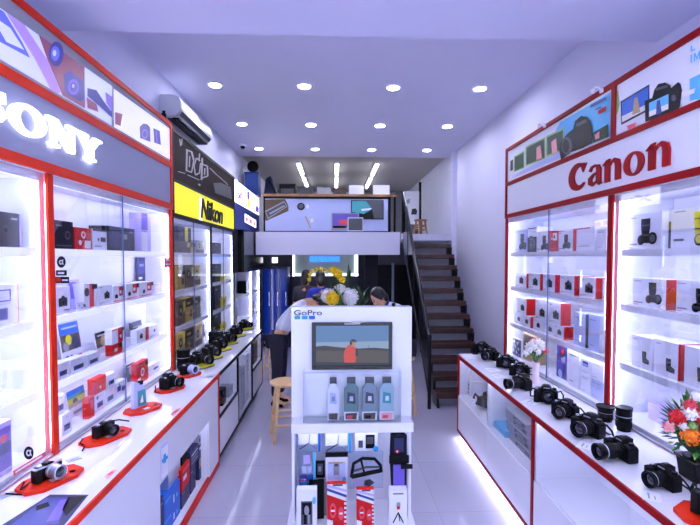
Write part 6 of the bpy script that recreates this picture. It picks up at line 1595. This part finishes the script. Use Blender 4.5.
hang('dark device box behind white pack, middle left in the stand', 315.4, 325, 461, 478, YH2+.03, 'black', None, [('dgrey', rect(.2, .8, .2, .85)), ('grey', rect(.3, .6, .4, .7))])
hang('white pack with grey bottle print, centre of the white stand', 325.6, 347.6, 453, 482, YH2, 'card', 'black', [('pale_blue', rect(.1, .9, .1, .7)), ('grey', rect(.36, .62, .25, .62)), ('dgrey', rect(.4, .58, .55, .7)), ('tan', rect(.15, .8, .64, .70)), ('cyan', circ(.85, .1, .09))])
t = hang('large clear bag with black head strap, centre right in the stand', 348.6, 383, 452, 488, YH2, 'bag', None, [('pale_blue', rect(.12, .6, .04, .26)), ('dgrey', [(.45, .1), (.6, .05), (.75, .16), (.62, .26), (.46, .22)])])
w_ = SX(383, 470, YH2)-SX(348.6, 470, YH2); h = SZ(452, 366, YH2)-SZ(488, 366, YH2)
MB().tube([(-w_*.42, -.012, h*.35), (-w_*.36, -.012, h*.72), (-w_*.1, -.012, h*.86), (w_*.25, -.012, h*.84), (w_*.42, -.012, h*.66), (w_*.44, -.012, h*.48)], .011, 'black', 8).build('strap', t)
MB().tube([(-w_*.42, -.014, h*.36), (-w_*.2, -.014, h*.40), (w_*.1, -.014, h*.46), (w_*.44, -.014, h*.52)], .014, 'rubber', 8).build('strap', t)
MB().tube([(-w_*.4, -.014, h*.5), (0, -.014, h*.62), (w_*.4, -.014, h*.62)], .007, 'dgrey', 8).build('strap', t)
MB().tube([(-w_*.15, -.014, h*.84), (-w_*.05, -.014, h*.46)], .007, 'black', 8).build('strap', t)
xa, za = onY(390, 427, YS_-.04); xb, zb = onY(407, 489.5, YS_-.04); w_ = xb-xa; h = za-zb
t = thing('selfie_grip', 'long black and purple grip stick hanging at the right of the stand', 'camera grip', ((xa+xb)/2, YS_-.040, zb), 0, HG)
MB().prism([(-w_*.4, 0), (w_*.4, 0), (w_*.5, .03), (w_*.5, h*.86), (w_*.3, h*.9), (-w_*.45, h*.9), (-w_*.5, h*.5)], 'y', 0, .03, 'black_card').build('case', t, bevel=.008)
MB().box(-w_*.3, w_*.35, -.002, 0, h*.06, h*.4, 'purple').build('window', t)
MB().box(-w_*.25, w_*.3, -.002, 0, h*.6, h*.82, 'navy').build('window', t)
MB().box(-w_*.4, -w_*.05, .0, .02, h*.88, h, 'black').build('hanger', t); MB().box(w_*.1, w_*.35, .0, .02, h*.88, h, 'black').build('hanger', t)
MB().box(-w_*.55, w_*.6, -.014, -.001, h*.43, h*.56, 'black').build('strap', t, bevel=.004)
MB().box(w_*.1, w_*.78, -.03, -.015, h*.36, h*.43, 'rubber').build('clamp_arm', t, bevel=.004)
MB().lathe([(0, 0), (.012, 0), (.012, .004), (0, .004)], 'petal_red', 14, TR(-w_*.1, -.014, h*.63) @ RT(90, 'X')).build('button', t)
MB().lathe([(0, .004), (.006, .0042), (0, .005)], 'white', 12, TR(-w_*.1, -.014, h*.63) @ RT(90, 'X')).build('spot', t)
# standing packs on the floor of the stand
SG = 'standing packs at the foot of the white stand'
def stand_pack(label, pxa, pxb, pyt, Y, k, arts, name='product_box', cat='box', th=.05, rz=0, z0=zf):
    xa, za = onY(pxa, pyt, Y); xb, _ = onY(pxb, pyt, Y); w_ = xb-xa; h = za-z0
    mb = MB().box(-w_/2, w_/2, 0, th, 0, h, k)
    draw(mb, [(kk, [((u-.5)*w_, v*h) for u, v in pts]) for kk, pts in arts])
    o = mb.build(name, None, ((xa+xb)/2, Y, z0+.001), (0, 0, rz), smooth=False, norm=False); tag(o, label, cat, SG); return o
YF = YS_-.10
stand_pack('white box with dark camera picture at the foot left of stand', 296.4, 316.8, 490, YF, 'white', [('dgrey', rect(.22, .78, .15, .72)), ('black', rect(.28, .72, .4, .68)), ('grey', circ(.5, .5, .12)), ('black', rect(.36, .5, .16, .4)), ('grey', rect(.55, .66, .18, .4)), ('sky_print', circ(.87, .74, .09))])
def redpack(label, pxa, pxb, pyt):
    arts = [('white', [(0, .78), (1, .62), (1, 1), (0, 1)]), ('screen_blue', [(0, .86), (1, .70), (1, .76), (0, .92)]), ('lilac', [(0, .94), (1, .82), (1, .88), (0, 1)]), ('dgrey', rect(.3, .8, .96, 1)), ('pink_red', circ(.3, .42, .17)), ('box_red', circ(.3, .42, .1)), ('white', rect(.2, .4, .40, .44)), ('white', [(0, .0), (.28, .0), (.3, .2), (0, .24)]), ('pink_red', circ(.72, .36, .15)), ('white', rect(.64, .8, .34, .38))] + [('white', rect(.88, 1, .06+.1*i, .11+.1*i)) for i in range(7)]
    return stand_pack(label, pxa, pxb, pyt, YF+.01, 'box_red', arts, 'foil_pack', 'pack', .04)
redpack('larger red and white foil pack at the foot middle of stand', 327, 346.5, 484.5)
redpack('smaller red and white foil pack at the foot right of centre', 356.6, 374, 490)
stand_pack('white box with tripod picture at the foot right of stand', 389.6, 407, 490, YF, 'white', [('dgrey', rect(.2, .8, .88, .91)), ('grey', rect(.4, .62, .55, .68)), ('box_red', rect(.42, .6, .5, .58)), ('black', line(.5, .42, .2, .16, .05)), ('black', line(.5, .42, .8, .16, .05)), ('black', line(.5, .42, .6, .2, .05))])
o = stand_pack('black leaflet leaning behind the left foot boxes of the stand', 309, 324, 480, YS_+.02, 'black', [('dgrey', [(.2, .1), (.4, .1), (.5, .9), (.3, .9)])], 'leaflet', 'leaflet', .005, .1)
stand_pack('grey card standing behind the black leaflet in the stand', 319, 330, 479, YS_+.06, 'grey', [('black', [(0, .8), (.3, 1), (0, 1)])], 'leaflet', 'leaflet', .004)
stand_pack('bright blue box behind the left foot boxes of the stand', 299, 313.5, 479, YS_+.13, 'blue', [('cyan', circ(.4, .8, .15)), ('navy', circ(.7, .7, .15))], th=.05)
# ================================================================ LIGHTING
w = bpy.data.worlds.new('world'); SC.world = w; w.use_nodes = True
bg = w.node_tree.nodes['Background']; bg.inputs[0].default_value = (.62, .70, 1, 1); bg.inputs[1].default_value = 1.6
SC.view_settings.view_transform = 'Standard'; SC.view_settings.look = 'None'
SC.view_settings.exposure = 0.8; SC.view_settings.gamma = 1; SC.view_settings.use_curve_mapping = False
SC.cycles.max_bounces = 10; SC.cycles.transparent_max_bounces = 24; SC.cycles.diffuse_bounces = 5
SC.cycles.sample_clamp_indirect = 6
SC.cycles.caustics_reflective = False; SC.cycles.caustics_refractive = False
